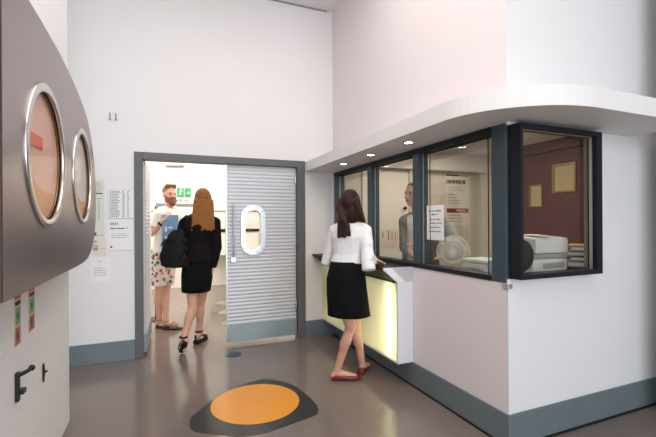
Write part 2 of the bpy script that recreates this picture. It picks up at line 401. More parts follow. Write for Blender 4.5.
def leaf(name, x0, x1, hole):
    t = sempty(name, (x1, YB+0.06, 0)); y_ = YB+0.035
    bm = B(); corrugated(bm, x0, x1, 0.225, 2.030, y_, 0.035, hole and (hole[0], hole[1], hole[2]-0.02, hole[3]-0.02)); obj('panel', bm, door_metal, t, True)
    bm = B(); box(bm, x0, y_-0.012, 0.042, x1, y_+0.047, 0.228, 0.002); obj('kick_plate', bm, kick_m, t)
    bm = B(); box(bm, x0-0.004, y_-0.012, 0.042, x0+0.006, y_+0.047, 2.032); obj('edge_strip', bm, alu, t)
    if hole:
        bm = B(); stadium_frame(bm, *hole, 0.052, y_-0.03, y_+0.065); f_ = obj('porthole_frame', bm, alu, t, False)
        bm = B()
        for k in range(10):
            P = stadium(hole[0], hole[1], hole[2]-0.022, hole[3]-0.022, y_-0.03, 16); p_ = P[int(k*len(P)/10)]
            disc(bm, p_, (0, -1, 0), 0.007, 0.003, 10)
        obj('bolt', bm, frame_grey, f_)
        bm = B(); prism(bm, stadium(hole[0], hole[1], hole[2]-0.050, hole[3]-0.050, y_+0.012), (0, 0.006, 0)); obj('porthole_glass', bm, glass_clear, t)
        bm = B(); tube(bm, [(0.720, y_-0.06, 1.005), (0.720, y_-0.06, 1.585)], 0.010); cap(bm, (0.720, y_-0.06, 1.04), (0.720, y_-0.008, 1.04), 0.008, 0.008); cap(bm, (0.720, y_-0.06, 1.55), (0.720, y_-0.008, 1.55), 0.008, 0.008)
        obj('pull_handle', bm, alu, t, True)
        bm = B(); box(bm, 0.690, y_-0.022, 0.935, 0.752, y_-0.002, 0.995, 0.004); disc(bm, (0.721, y_-0.022, 0.965), (0, -1, 0), 0.014, 0.006, 16); obj('lock', bm, alu, t)
        for z_ in (0.35, 1.1, 1.85):
            bm = B(); cap(bm, (x1-0.006, y_-0.018, z_), (x1-0.006, y_-0.018, z_+0.09), 0.009, 0.009); obj('hinge', bm, steel, t, True)
    return t
door_r = leaf('door_1', 0.648, 1.462, (0.945, 1.297, 0.142, 0.285))
door_l = leaf('door_2', -0.188-0.80, -0.188, None)   # hinged at its right-hand end, turned to stand open
door_l.location = (-0.186, YB+0.055, 0); door_l.rotation_euler.z = math.radians(-91.5)

# ------------------------------------------------------------------ office windows
t = sempty('window_1', (XR, 3.1, 1.0))
bm = B()
zb, zt = 1.0, 1.985
def fr(bm, y0, y1, x0=XR-0.004, x1=XR+0.09, z0=zb, z1=zt): box(bm, x0, y0, z0, x1, y1, z1, 0.002)
fr(bm, 1.80, 1.914); obj('post', bm, frame_blue, t, label='broad blue corner post')
bm = B(); box(bm, XR-0.006, 1.914, 1.0, XR+0.10, 4.424, 1.034); box(bm, XR-0.006, 1.914, 1.94, XR+0.10, 4.424, zt); obj('frame', bm, frame_dark, t)
for y0, y1 in ((2.69, 2.775), (3.49, 3.57), (4.345, 4.424)):
    bm = B(); fr(bm, y0, y1, z0=1.034, z1=1.94); mu = obj('mullion', bm, frame_blue, t)
    bm = B(); box(bm, XR+0.034, y0-0.008, 1.034, XR+0.042, y0-0.001, 1.94); obj('glazing_bead', bm, alu, mu)
for y0, y1, ov in ((1.914, 2.69, True), (2.775, 3.49, False), (3.57, 4.345, False)):
    bm = B(); box(bm, XR+0.045, y0+0.001, 1.034, XR+0.051, y1-0.001, 1.94); obj('pane', bm, glass_tinted, t)
    if ov:
        for yy in (1.985, 2.60):
            bm = B(); box(bm, XR+0.038, yy-0.002, 1.034, XR+0.0445, yy+0.002, 1.94); obj('sliding_sash_edge', bm, frame_dark, t)
for y0, y1 in ((1.92, 2.685), (2.78, 3.485), (3.575, 4.34)):
    bm = B()
    for k in range(5):
        z_ = 1.935-k*0.011
        obox(bm, (XR+0.125, (y0+y1)/2, z_), (0.018, 0, 0.004), (0, (y1-y0)/2, 0), (-0.0002, 0, 0.001))
    obj('raised_blind', bm, frame_dark, t)

t = sempty('window_2', (2.32, YR, 1.03))
fx0, fx1, fy0, fy1, fz0, fz1 = 1.951, 2.690, 1.706, YR-0.0015, 1.03, 1.968
bm = B()
box(bm, fx0, fy0, fz0, fx0+0.022, fy1, fz1); box(bm, fx1-0.055, fy0, fz0, fx1, fy1, fz1)
box(bm, fx0+0.022, fy0, fz0, fx1-0.055, fy1, fz0+0.030); box(bm, fx0+0.022, fy0, fz1-0.030, fx1-0.055, fy1, fz1)
obj('frame', bm, frame_dark, t)
bm = B(); box(bm, fx0+0.022, fy0+0.03, fz0+0.03, fx0+0.024, fy0+0.05, fz1-0.03); box(bm, fx1-0.059, fy0+0.03, fz0+0.03, fx1-0.055, fy0+0.05, fz1-0.03)
box(bm, fx0+0.028, fy0+0.03, fz1-0.033, fx1-0.061, fy0+0.05, fz1-0.03); obj('glazing_bead', bm, alu, t)
bm = B(); box(bm, fx0+0.022, fy0+0.052, fz0+0.03, fx1-0.055, fy0+0.058, fz1-0.03); obj('pane', bm, glass_tinted, t)
bm = B(); box(bm, fx1-0.062, fy0+0.06, fz0+0.03, fx1-0.0555, fy1, fz1-0.03); obj('inner_jamb', bm, olive, t)

# ------------------------------------------------------------------ office beyond the windows
OX, OY, OZ = 4.25, 4.40, 2.32
bm = B(); box(bm, XR+0.13, OY, 0, OX+0.1, OY+0.05, OZ); struct('wall_office_back', bm, office_beige)
bm = B(); box(bm, OX, YR+0.031, 0, OX+0.1, 3.82, OZ); struct('wall_office_side', bm, maroon)
bm = B(); box(bm, OX, 3.82, 0, OX+0.1, OY-0.001, OZ); struct('wall_office_corner', bm, office_beige)
bm = B(); box(bm, XR+0.13, YR+0.031, OZ, OX+0.1, OY+0.05, OZ+0.06); struct('ceiling_office', bm, office_light)
bm = B(); box(bm, XR+0.13, OY-0.12, 2.07, OX-0.001, OY-0.001, OZ); struct('trim_office_bulkhead', bm, office_light)
bm = B(); box(bm, OX-0.10, YR+0.13, 2.20, OX-0.001, 3.8, OZ); struct('trim_office_beam', bm, maroon)
t = sempty('door_3', (2.75, OY, 0))
bm = B(); box(bm, 2.30, OY-0.03, 0.002, 2.98, OY-0.001, 2.03, 0.003); obj('door_slab', bm, office_light, t)
bm = B(); box(bm, 2.985, OY-0.045, 0.002, 3.05, OY-0.001, 2.06); obj('door_casing', bm, office_beige, t)
bm = B(); cap(bm, (2.905, OY-0.07, 1.56), (2.905, OY-0.03, 1.56), 0.022, 0.012); obj('door_knob', bm, black_plastic, t, True)

def sheet(name, label, cat, o, u, v, w, h, m, marks=(), nrm=None, thick=0.0015, group=None, frame=None):
    """flat sheet: lower-left corner o, unit axes u (along) and v (up); marks are (u0, v0, u1, v1, material) as fractions"""
    o, u, v = V(o), V(u).normalized(), V(v).normalized(); nrm = V(nrm).normalized() if nrm else u.cross(v)
    t = thing(name, label, cat, o+u*w/2, group)
    if frame:
        fw, fm = frame; bm = B()
        for (a0, b0, a1, b1) in ((-fw, -fw, 0, h+fw), (w, -fw, w+fw, h+fw), (0, -fw, w, 0), (0, h, w, h+fw)):
            obox(bm, o+u*(a0+a1)/2+v*(b0+b1)/2+nrm*0.009, u*(a1-a0)/2, v*(b1-b0)/2, nrm*0.009)
        obj('frame', bm, fm, t)
    bm = B(); obox(bm, o+u*w/2+v*h/2+nrm*thick/2, u*w/2, v*h/2, nrm*thick/2); obj('sheet', bm, m, t)
    by = {}
    for a0, b0, a1, b1, mm in marks: by.setdefault(mm.name, []).append((a0, b0, a1, b1))
    for k, L in by.items():
        bm = B()
        for a0, b0, a1, b1 in L: obox(bm, o+u*w*(a0+a1)/2+v*h*(b0+b1)/2+nrm*(thick+0.0004), u*w*(a1-a0)/2, v*h*(b1-b0)/2, nrm*0.0004)
        obj('lettering', bm, MATS[k], t)
    return t
def lines(y0, y1, n, x0, x1, m, fill=0.45, ragged=0.3):
    L = []; st = (y1-y0)/n
    for k in range(n):
        e_ = x1-(x1-x0)*ragged*random.random(); c_ = y1-st*(k+.5)
        xx = x0
        while xx < e_-0.02:                       # words
            w_ = min(e_-xx, (x1-x0)*random.uniform(.10, .24)); L.append((xx, c_-st*fill/2, xx+w_, c_+st*fill/2, m)); xx += w_+(x1-x0)*.04
    return L

# papers on the painted brick wall
e0 = YB
mk = [(0.05, 0.985, 0.98, 0.99, ink_grey), (0.0, 0.0, 1, 0.012, ink), (0.0, 0.0, 0.012, 1, ink_grey)] + lines(0.05, 0.95, 17, 0.07, 0.50, ink_grey, .55) + lines(0.05, 0.95, 17, 0.56, 0.68, ink_grey, .55, .2) + lines(0.05, 0.95, 17, 0.76, 0.86, ink_grey, .55, .2)
sheet('notice', 'white notice printed with a long three column list, left of the door', 'notice', (-0.510, e0, 1.427), (1, 0, 0), (0, 0, 1), 0.224, 0.30, paper, mk, (0, -1, 0))
mk = [(0.08, 0.83, 0.14, 0.92, ink_grey), (0.17, 0.83, 0.23, 0.92, ink_grey), (0.26, 0.83, 0.32, 0.92, ink_grey), (0.36, 0.83, 0.40, 0.92, ink_grey)] + [(0.08, 0.71, 0.30, 0.74, ink), (0.33, 0.71, 0.66, 0.74, ink), (0.72, 0.73, 0.8, 0.75, ink)] + lines(0.40, 0.58, 3, 0.12, 0.85, ink_grey, .25) + [(0.08, 0.10, 0.16, 0.16, ink), (0.0, 0.0, 1, 0.010, ink_grey)]
sheet('notice', 'white notice with a large dark heading, below the list sheet', 'notice', (-0.510, e0, 1.106), (1, 0, 0), (0, 0, 1), 0.222, 0.310, paper, mk, (0, -1, 0))
mk = [(0.05, 0.745, 0.85, 0.765, ink), (0.1, 0.66, 0.8, 0.67, ink_grey), (0.10, 0.06, 0.17, 0.40, ink_grey), (0.12, 0.02, 0.30, 0.07, ink), (0.5, 0.3, 0.56, 0.62, ink_grey), (0.0, 0.0, 1.0, 0.012, ink_grey)] + lines(0.78, 0.96, 5, 0.1, 0.85, ink_grey, .3)
sheet('notice', 'tall pale green strip notice beside the edge of the metal panel', 'notice', (-0.642, e0, 1.255), (1, 0, 0), (0, 0, 1), 0.10, 0.56, paper_green, mk, (0, -1, 0))
mk = [(0.14, 0.74, 0.30, 0.85, ink_grey), (0.05, 0.55, 0.42, 0.62, ink_grey), (0.05, 0.32, 0.40, 0.50, ink_grey), (0.5, 0.4, 0.98, 0.42, ink_grey)]
sheet('notice', 'small cream notice with two dark printed blocks, under the green strip', 'notice', (-0.645, e0, 1.055), (1, 0, 0), (0, 0, 1), 0.115, 0.185, paper_warm, mk, (0, -1, 0))
mk = [(0.42, 0.82, 0.50, 0.86, ink_grey)] + lines(0.25, 0.62, 4, 0.15, 0.85, ink_grey, .22)
sheet('notice', 'lowest white notice with four short text lines beside the panel corner', 'notice', (-0.665, e0, 0.80), (1, 0, 0), (0, 0, 1), 0.175, 0.245, paper, mk, (0, -1, 0))
for i, x_ in enumerate((-0.488, -0.436)):
    bm = B(); box(bm, x_-0.004, YB-0.018, 2.415, x_+0.004, YB-0.0005, 2.485, 0.001); box(bm, x_-0.004, YB-0.03, 2.415, x_+0.012, YB-0.018, 2.424)
    recenter(tag(obj('wall_bracket', bm, ink_grey), ['left one of two tiny grey brackets high on the brick wall', 'right one of two tiny grey brackets high on the brick wall'][i], 'bracket', 'tiny brackets on the back wall'))

# ------------------------------------------------------------------ metal panel with portholes
PX = -0.45
cor = [(1.481, 1.141), (2.60, 1.141), (2.80, 1.146), (2.93, 1.160), (3.04, 1.190), (3.13, 1.235), (3.20, 1.305), (3.245, 1.40), (3.262, 1.52), (3.250, 1.68), (3.21, 1.79), (3.15, 1.88), (3.06, 1.98), (2.95, 2.052), (2.82, 2.095), (2.66, 2.130), (2.45, 2.163), (2.2, 2.19), (1.9, 2.198), (1.481, 2.198)]
ports = [(1.985, 1.662, 0.300), (2.765, 1.662, 0.288)]
t = thing('wall_panel', 'long bronze grey metal panel with two portholes on the left wall', 'wall panel', (XL, 2.4, 1.14))
bm = B()                                          # front sheet with two round openings
outer = [bm.verts.new((PX, y_, z_)) for y_, z_ in cor]
edges = [bm.edges.new((outer[i], outer[(i+1) % len(outer)])) for i in range(len(outer))]
for cy, cz, r in ports:
    L = [bm.verts.new((PX, cy+r*.93*math.cos(2*math.pi*k/40), cz+r*.93*math.sin(2*math.pi*k/40))) for k in range(40)]
    edges += [bm.edges.new((L[k], L[(k+1) % 40])) for k in range(40)]
bmesh.ops.triangle_fill(bm, edges=edges, use_beauty=True)
for f_ in list(bm.faces):
    c_ = f_.calc_center_median()
    if any(math.hypot(c_.y-cy, c_.z-cz) < r*.9 for cy, cz, r in ports): bm.faces.remove(f_)
n_ = len(cor); back = [bm.verts.new((XL+0.001, y_, z_)) for y_, z_ in cor]
for i in range(n_): bm.faces.new((outer[i], outer[(i+1) % n_], back[(i+1) % n_], back[i]))
obj('casing', bm, panel_m, t)
for i, (cy, cz, r) in enumerate(ports):
    bm = B(); ring(bm, (PX, cy, cz), (1, 0, 0), [(r, -0.004), (r, 0.006), (r*.99, 0.008), (r*.89, 0.008), (r*.88, 0.005), (r*.88, -0.010), (r*.9, -0.010)], 64); rg = obj('porthole_ring', bm, steel, t, True)
    bm = B(); ring(bm, (PX, cy, cz), (1, 0, 0), [(r*.865, -0.011), (r*.875, -0.011), (r*.875, -0.024), (r*.865, -0.024)], 64); obj('porthole_lining', bm, brown_lining, rg, True)
    bm = B(); disc(bm, (PX-0.024, cy, cz), (1, 0, 0), r*.87, 0.004, 48); obj('backing', bm, reflected_white if i else reflected_pink, rg)  # backing painted in the tone of the glass reflection
    # room reflections in the glass, painted as flat coloured boards behind it
    q = PX-0.0195
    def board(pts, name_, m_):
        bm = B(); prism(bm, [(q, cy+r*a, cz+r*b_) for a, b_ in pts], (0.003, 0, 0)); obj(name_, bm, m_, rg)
    board([(-.83, .07), (-.83, .24), (.0, .26), (.0, .09)] if i == 0 else [(-.80, -.05), (-.80, .10), (-.3, .10), (-.3, -.05)], 'painted_reflection', reflected_orange)
    board([(-.70, -.42), (-.62, -.24), (-.3, -.42), (.2, -.50), (.60, -.48), (.45, -.70), (.1, -.82), (-.3, -.80), (-.55, -.62)], 'amber_reflection', reflected_amber)
    bm = B(); disc(bm, (PX-0.014, cy, cz), (1, 0, 0), r*.862, 0.002, 48); obj('glass', bm, glass_clear, rg)
t = thing('wall_panel', 'narrow brown edged end of a second panel at the frame edge', 'wall panel', (XL, 1.0, 1.14))
bm = B(); box(bm, XL+0.001, 0.2, 1.141, PX, 1.468, 2.198, 0.004); obj('casing', bm, panel_edge, t)

# stickers and coat hooks on the left wall
def sticker(y0, y1, z0, z1, label, dark):
    mk = [(0.0, 0.66, 0.16, 0.99, sticker_brown), (0.84, 0.66, 1.0, 0.99, sticker_brown), (0.16, 0.66, .84, .70, sticker_brown), (0.36, 0.72, 0.62, 0.98, sticker_brown),
          (0.1, 0.57, 0.95, 0.63, dark), (0.15, 0.30, 0.90, 0.54, sticker_green), (0.4, 0.38, 0.6, 0.46, ink), (0.1, 0.02, 0.90, 0.26, sticker_brown), (0.35, 0.08, 0.55, 0.2, paper)]
    sheet('wall_sticker', label, 'sticker', (XL+0.0005, y0, z0), (0, 1, 0), (0, 0, 1), y1-y0, z1-z0, sticker_tan, mk, (1, 0, 0), group='stickers on the left wall')
sticker(2.147, 2.232, 0.83, 1.15, 'brown and green wall sticker above the black hook', ink)
sticker(2.345, 2.445, 0.845, 1.15, 'brown and green wall sticker with a red stripe, farther along the wall', ink_red)
t = thing('coat_hook', 'large black angular coat hook on the left wall below the stickers', 'hook', (XL, 2.2, 0.57), 'black coat hooks')
x0 = XL
bm = B(); box(bm, x0, 2.150, 0.585, x0+0.014, 2.178, 0.715, 0.002); obj('back_plate', bm, black_iron, t)
bm = B(); cap(bm, (x0+0.012, 2.165, 0.702), (x0+0.034, 2.195, 0.705), 0.010, 0.009); cap(bm, (x0+0.034, 2.195, 0.705), (x0+0.042, 2.225, 0.708), 0.009, 0.010); ell(bm, (x0+0.044, 2.228, 0.709), (.014, 0, 0), (0, .014, 0), (0, 0, .014)); obj('upper_arm', bm, black_iron, t, True)
bm = B(); box(bm, x0+0.006, 2.165, 0.612, x0+0.030, 2.205, 0.632, 0.002); obj('lower_arm', bm, black_iron, t)
t = thing('coat_hook', 'small black pointed coat hook farther along the left wall', 'hook', (XL, 2.59, 0.53), 'black coat hooks')
bm = B(); loft(bm, [((x0+0.004, 2.590, 0.615), (0.004, 0, 0), (0, 0.010, 0)), ((x0+0.006, 2.590, 0.57), (0.006, 0, 0), (0, 0.014, 0)), ((x0+0.004, 2.588, 0.515), (0.004, 0, 0), (0, 0.003, 0))], 10); obj('back_plate', bm, black_iron, t)
bm = B(); cap(bm, (x0+0.008, 2.592, 0.565), (x0+0.018, 2.60, 0.570), 0.006, 0.004); obj('prong', bm, black_iron, t, True)

# ------------------------------------------------------------------ floor graphic and discs
eb = [(0.160, 2.80), (0.163, 2.92), (0.22, 3.02), (0.34, 3.17), (0.44, 3.29), (0.59, 3.36), (0.73, 3.415), (0.83, 3.425), (0.90, 3.36), (0.985, 3.24), (1.025, 3.12), (1.055, 2.90), (1.055, 2.76), (1.01, 2.645), (0.87, 2.60), (0.714, 2.562), (0.586, 2.540), (0.449, 2.565), (0.30, 2.655), (0.20, 2.725)]
def smooth_loop(P, n=5):
    out = []; m_ = len(P)
    for i in range(m_):
        p0, p1, p2, p3 = [V((*P[(i+k-1) % m_], 0)) for k in range(4)]
        for k in range(n):
            s = k/n; out.append(0.5*((2*p1)+(p2-p0)*s+(2*p0-5*p1+4*p2-p3)*s*s+(3*p1-p0-3*p2+p3)*s**3))
    return out
t = thing('floor_graphic', 'black egg shaped floor graphic with an orange yolk disc', 'floor graphic', (0.62, 3.0, 0))
bm = B(); prism(bm, [(p.x, p.y, 0.0005) for p in smooth_loop(eb)], (0, 0, 0.0015)); obj('black_surround', bm, egg_black, t)
bm = B(); loft(bm, [((0.645, 3.003, 0.002), (0.333, 0, 0), (0, 0.335, 0)), ((0.645, 3.003, 0.003), (0.333, 0, 0), (0, 0.335, 0))], 64); obj('orange_disc', bm, egg_orange, t, label='orange disc')
bm = B(); disc(bm, (0.665, 4.19, 0.0005), (0, 0, 1), 0.085, 0.004, 32); recenter(tag(obj('floor_disc', bm, egg_black), 'small black disc on the floor in front of the corrugated door', 'floor disc'))
for i, (x_, y_, r) in enumerate(((1.02, 6.95, .20), (0.93, 6.2, .17), (0.86, 5.5, .14))):
    bm = B(); disc(bm, (x_, y_, 0.0005), (0, 0, 1), r, 0.003, 32); recenter(tag(obj('floor_disc', bm, grey_board), ['grey disc on the floor beyond the doorway, farthest of three', 'grey floor disc beyond the doorway, middle of three', 'grey floor disc just beyond the doorway, nearest of three'][i], 'floor disc', 'grey discs on the far floor'))

# ------------------------------------------------------------------ reception counter
CX, CY = 1.783, 2.782
t = thing('reception_counter', 'white reception counter with a glowing yellow front panel under the office windows', 'counter', (1.86, 3.6, 0.2))
bm = B()
box(bm, CX+0.012, CY, 0.2, XR-0.002, CY+0.015, 0.879); box(bm, CX, CY, 0.2, CX+0.012, CY+0.015, 0.879)
obj('end_panel', bm, counter_white, t)
bm = B(); box(bm, CX, CY+0.015, 0.2, XR-0.002, YB-0.002, 0.215); obj('bottom_board', bm, counter_white, t)
bm = B(); box(bm, CX+0.001, CY+0.016, 0.215, CX+0.007, YB-0.003, 0.866); lp = obj('light_panel', bm, light_panel_m, t, label='frosted panel glowing pale yellow')
bm = B(); cap(bm, (CX+0.050, 2.925, 0.25), (CX+0.050, 2.925, 0.845), 0.014, 0.014); obj('fluorescent_tube', bm, tube_m, lp, True)
for z_ in (0.26, 0.84):
    bm = B(); cap(bm, (CX+0.095, 3.15, z_), (CX+0.095, 4.4, z_), 0.012, 0.012); obj('fluorescent_tube', bm, lift_tube_m, lp, True)  # unseen tubes added to lift the panel's overall yellow
sec = [(1.655, 1.0), (1.655, 0.985), (CX-0.002, 0.882), (CX-0.002, 0.867), (XR-0.002, 0.867), (XR-0.002, 1.0)]
bm = B(); prism(bm, [(x_, CY+0.016, z_) for x_, z_ in sec], (0, YB-0.004-CY-0.016, 0)); obj('worktop', bm, counter_dark, t, label='dark glossy worktop')
bm = B(); prism(bm, [(1.653, CY-0.004, 1.002), (1.653, CY-0.004, 0.985), (CX-0.004, CY-0.004, 0.880), (1.86, CY-0.004, 0.880), (1.72, CY-0.004, 1.002)], (0, 0.019, 0)); obj('worktop_bracket', bm, paper, t, label='white sloping end bracket')
bm = B(); prism(bm, [(1.721, CY+0.001, 1.0015), (1.861, CY+0.001, 0.880), (XR-0.002, CY+0.001, 0.880), (XR-0.002, CY+0.001, 1.0015)], (0, 0.0145, 0)); obj('worktop_end', bm, shaded_end, t)  # shaded part of the end face, coloured grey
bm = B(); obox(bm, (1.83, 3.16, 1.0015), (0.03, 0.02, 0), (-0.03, 0.05, 0), (0, 0, 0.0012)); recenter(tag(obj('leaflet', bm, paper_warm), 'cream leaflet lying on the dark counter under the window', 'leaflet'))
bm = B(); box(bm, XR-0.012, YR-0.012, 0.968, XR+0.026, YR-0.0015, 0.996, 0.003); box(bm, XR-0.012, YR-0.0015, 0.968, XR-0.0005, YR+0.036, 0.996, 0.003)
recenter(tag(obj('corner_clip', bm, alu), 'small grey metal clip on the outer wall corner below the windows', 'clip'))

# ------------------------------------------------------------------ things inside the office
t = thing('office_desk', 'beige built-in office desk behind the window sill', 'desk', (2.5, 2.2, 0))
bm = B(); box(bm, XR+0.125, YR+0.05, 0.93, 3.25, 2.42, 0.96, 0.003); box(bm, XR+0.125, 2.42, 0.93, 2.30, 2.80, 0.96, 0.003); obj('desktop', bm, desk_m, t)
for x_, y_ in ((2.10, 2.72), (3.2, 1.98), (3.2, 2.37), (2.10, 1.98)):
    bm = B(); box(bm, x_-0.02, y_-0.02, 0, x_+0.02, y_+0.02, 0.93); obj('leg', bm, frame_grey, t)

fc, fn = V((2.160, 2.545, 1.135)), V((-0.75, -0.62, 0.10)).normalized()
t = thing('desk_fan', 'cream round desk fan standing behind the window glass', 'fan', (2.18, 2.56, 0.96))
fa, fb, _ = basis(fn)
bm = B()
for s_, dep in ((1, .030), (-1, .030)):
    for k in range(44):
        a = 2*math.pi*k/44; d_ = fa*math.cos(a)+fb*math.sin(a)
        P = [fc+fn*s_*dep*math.cos(q*math.pi/2*.98)+d_*0.128*math.sin(q*math.pi/2) for q in (0.12, .4, .7, 1.0)]
        for a_, b_ in zip(P, P[1:]): cone(bm, a_, b_, 0.0022, 0.0022, 5)
for rr, hh in ((0.129, 0), (0.09, 0.022), (0.09, -0.022)):
    ring(bm, fc, fn, [(rr-0.004, hh-0.003), (rr+0.004, hh-0.003), (rr+0.004, hh+0.003), (rr-0.004, hh+0.003)], 40)
obj('cage', bm, fan_white, t, True)
bm = B(); disc(bm, fc+fn*0.028, fn, 0.030, 0.008, 24); obj('badge', bm, fan_white, t)
bm = B()
for k in range(4):
    a = 2*math.pi*k/4; d_ = fa*math.cos(a)+fb*math.sin(a); e_ = fa*-math.sin(a)+fb*math.cos(a)
    obox(bm, fc+d_*0.065, d_*0.052, e_*0.052+fn*0.014, fn*0.001)
cap(bm, fc-fn*0.014, fc+fn*0.014, 0.016, 0.016); obj('blades', bm, fan_white, t)
bm = B(); cap(bm, fc-fn*0.05, fc-fn*0.10, 0.042, 0.034); obj('motor', bm, fan_white, t, True)
mc = fc-fn*0.08
bm = B(); cone(bm, (mc.x, mc.y, 0.975), (mc.x, mc.y, fc.z-0.03), 0.014, 0.012); obj('stem', bm, fan_white, t)
bm = B(); cone(bm, (mc.x, mc.y, 0.9605), (mc.x, mc.y, 0.978), 0.075, 0.055, 28); obj('base', bm, fan_white, t)

t = thing('label_printer', 'low white desktop machine between the fan and the corner post', 'printer', (2.21, 2.25, 0.96))
bm = B(); box(bm, 2.10, 2.14, 0.961, 2.29, 2.36, 1.075, 0.008); obj('body', bm, machine_white, t)
bm = B(); box(bm, 2.095, 2.13, 1.077, 2.30, 2.37, 1.105, 0.008); obj('lid', bm, machine_white, t)
bm = B(); box(bm, 2.094, 2.16, 0.99, 2.0995, 2.34, 1.04); obj('paper_slot', bm, machine_grey, t)

t = thing('photocopier', 'white photocopier on the desk behind the corner window', 'photocopier', (2.56, 2.08, 0.96))
bm = B(); box(bm, 2.36, 1.96, 0.961, 2.70, 2.30, 1.115, 0.012); obj('body', bm, machine_white, t)
bm = B(); box(bm, 2.355, 1.952, 1.118, 2.705, 2.305, 1.148, 0.006); obj('scanner_deck', bm, machine_grey, t)
bm = B(); obox(bm, (2.545, 2.10, 1.215), (0.150, -0.01, 0.0), (0.01, 0.15, 0.01), (0.0, 0, 0.055), 0.014); obj('feeder', bm, machine_white, t)
for z0_, z1_ in ((0.985, 1.03), (1.045, 1.085)):
    bm = B(); box(bm, 2.45, 1.957, z0_, 2.66, 1.9595, z1_); obj('paper_tray', bm, machine_grey, t)
bm = B(); obox(bm, (2.50, 2.05, 1.2745), (0.05, 0.02, 0), (-0.02, 0.07, 0), (0, 0, 0.0009))
recenter(tag(obj('paper_sheet', bm, paper_warm), 'loose cream sheet of paper lying on top of the photocopier', 'paper'))

cols = [((.02, .02, .022), 'black'), ((.35, .35, .35), 'grey'), ((.03, .03, .03), 'charcoal'), ((.40, .34, .27), 'tan'), ((.02, .05, .05), 'dark green'), ((.30, .15, .12), 'brown'), ((.05, .20, .22), 'teal'), ((.65, .48, .05), 'yellow')]
pos = ['at the very bottom', 'second from the bottom', 'third from the bottom', 'fourth from the bottom', 'in the middle', 'third from the top', 'second from the top', 'on top']
z_ = 0.9605
for k, (c_, nm) in enumerate(cols):
    mm = mat('magazine_'+nm.replace(' ', '_'), c_, 0.4, noise=(15, 0.35)); a = random.uniform(-.8, .8); hgt = random.uniform(.010, .016)*(2.6 if k < 7 else .8)
    ux, uy = V((math.cos(a), math.sin(a), 0))*0.105, V((-math.sin(a), math.cos(a), 0))*0.075
    t = thing('folder', nm+' folder '+pos[k]+' of the pile beside the photocopier', 'folder', (2.84, 1.98, z_), 'folders piled beside the photocopier')
    cc = V((2.845+random.uniform(-.02, .02), 1.975+random.uniform(-.015, .015), z_+hgt/2))
    bm = B(); obox(bm, cc, ux, uy, (0, 0, hgt/2), .003); obj('cover', bm, mm, t)
    bm = B(); obox(bm, cc+V((.0015, -.0015, 0)), ux*1.003, uy*1.003, (0, 0, hgt/2*.6)); obj('pages', bm, paper, t)
    z_ += hgt+0.0008

t = thing('monitor', 'black rounded monitor standing on the desk left of the photocopier', 'monitor', (2.20, 1.94, 0.96))
bm = B(); ell(bm, (2.195, 1.925, 1.150), (0.092, -0.02, 0), (0.01, 0.05, 0), (0, 0, 0.112)); obj('housing', bm, black_plastic, t, True)
bm = B(); cone(bm, (2.195, 1.955, 0.965), (2.195, 1.955, 1.08), 0.028, 0.022); obj('stem', bm, black_plastic, t)
bm = B(); cone(bm, (2.195, 1.955, 0.9605), (2.195, 1.955, 0.972), 0.075, 0.06, 24); obj('foot', bm, black_plastic, t)

# notices and frames in the office
mk = []
for z0_, x0_, x1_ in ((.84, .14, .88), (.74, .30, .66), (.60, .20, .82), (.49, .18, .88), (.37, .20, .78), (.25, .14, .84)):
    x_ = x0_
    while x_ < x1_:                              # handwritten strokes
        w_ = random.uniform(.03, .07); h_ = random.uniform(.012, .030); mk.append((x_, z0_-h_, min(x1_, x_+w_), z0_+h_*.6, ink)); x_ += w_+random.uniform(.02, .035)
mk +=[]
sheet('window_sign', 'white handwritten paper sign taped inside the office window', 'sign', (XR+0.0435, 2.645, 1.235), (0, -1, 0), (0, 0, 1), 0.21, 0.275, paper, mk, (-1, 0, 0))
mk = [(0.05, 0.955, 0.55, 0.985, ink), (0.5, 0.955, 0.95, 0.975, ink_grey)]
xx = 0.05
for w_, g_ in ((.05, .02), (.10, .015), (.05, .015), (.11, .015), (.10, .015), (.09, .02), (.05, .015), (.11, .0)):
    mk.append((xx, 0.80+0.01*random.random(), xx+w_, 0.88, ink)); xx += w_+g_
mk += lines(0.66, 0.76, 2, 0.1, 0.9, ink_grey, .3)+lines(0.40, 0.62, 4, 0.1, 0.7, ink_grey, .3)+lines(0.05, 0.22, 3, 0.1, 0.8, ink_grey, .3)
sheet('poster', 'tall beige poster with a bold dark heading on the office back wall', 'poster', (3.60, OY-0.0005, 1.33), (1, 0, 0), (0, 0, 1), 0.43, 0.72, office_light, mk, (0, -1, 0))
mk = [(0.16, 0.3, 0.3, 0.7, ink)]+[(0.42+.09*k, 0.35, 0.49+.09*k, 0.65, sticker_tan) for k in range(5)]
sheet('label_strip', 'dark red label strip across the lower part of the beige poster', 'label', (3.625, OY-0.0025, 1.505), (1, 0, 0), (0, 0, 1), 0.385, 0.06, ink_red, mk, (0, -1, 0))
mk = [(0.08, 0.6, 0.12, 0.9, ink), (0.4, 0.5, 0.45, 0.95, ink), (0.6, 0.5, 0.64, 0.9, ink), (0.8, 0.4, 0.83, 0.9, ink)]+lines(0.1, 0.4, 3, 0.1, 0.9, ink_grey, .25)
sheet('poster', 'tan paper chart low on the cream office door', 'poster', (2.56, OY-0.030, 1.02), (1, 0, 0), (0, 0, 1), 0.26, 0.26, sticker_tan, mk, (0, -1, 0))
mk = lines(0.55, 0.85, 4, 0.2, 0.8, ink_grey, .3)+lines(0.15, 0.5, 5, 0.15, 0.85, ink_grey, .25)
sheet('certificate', 'larger framed gold certificate on the maroon wall', 'certificate', (OX-0.001, 3.24, 1.73), (0, -1, 0), (0, 0, 1), 0.245, 0.29, certificate, mk, (-1, 0, 0), frame=(0.022, gold))
mk = lines(0.15, 0.88, 9, 0.15, 0.85, ink_grey, .25)
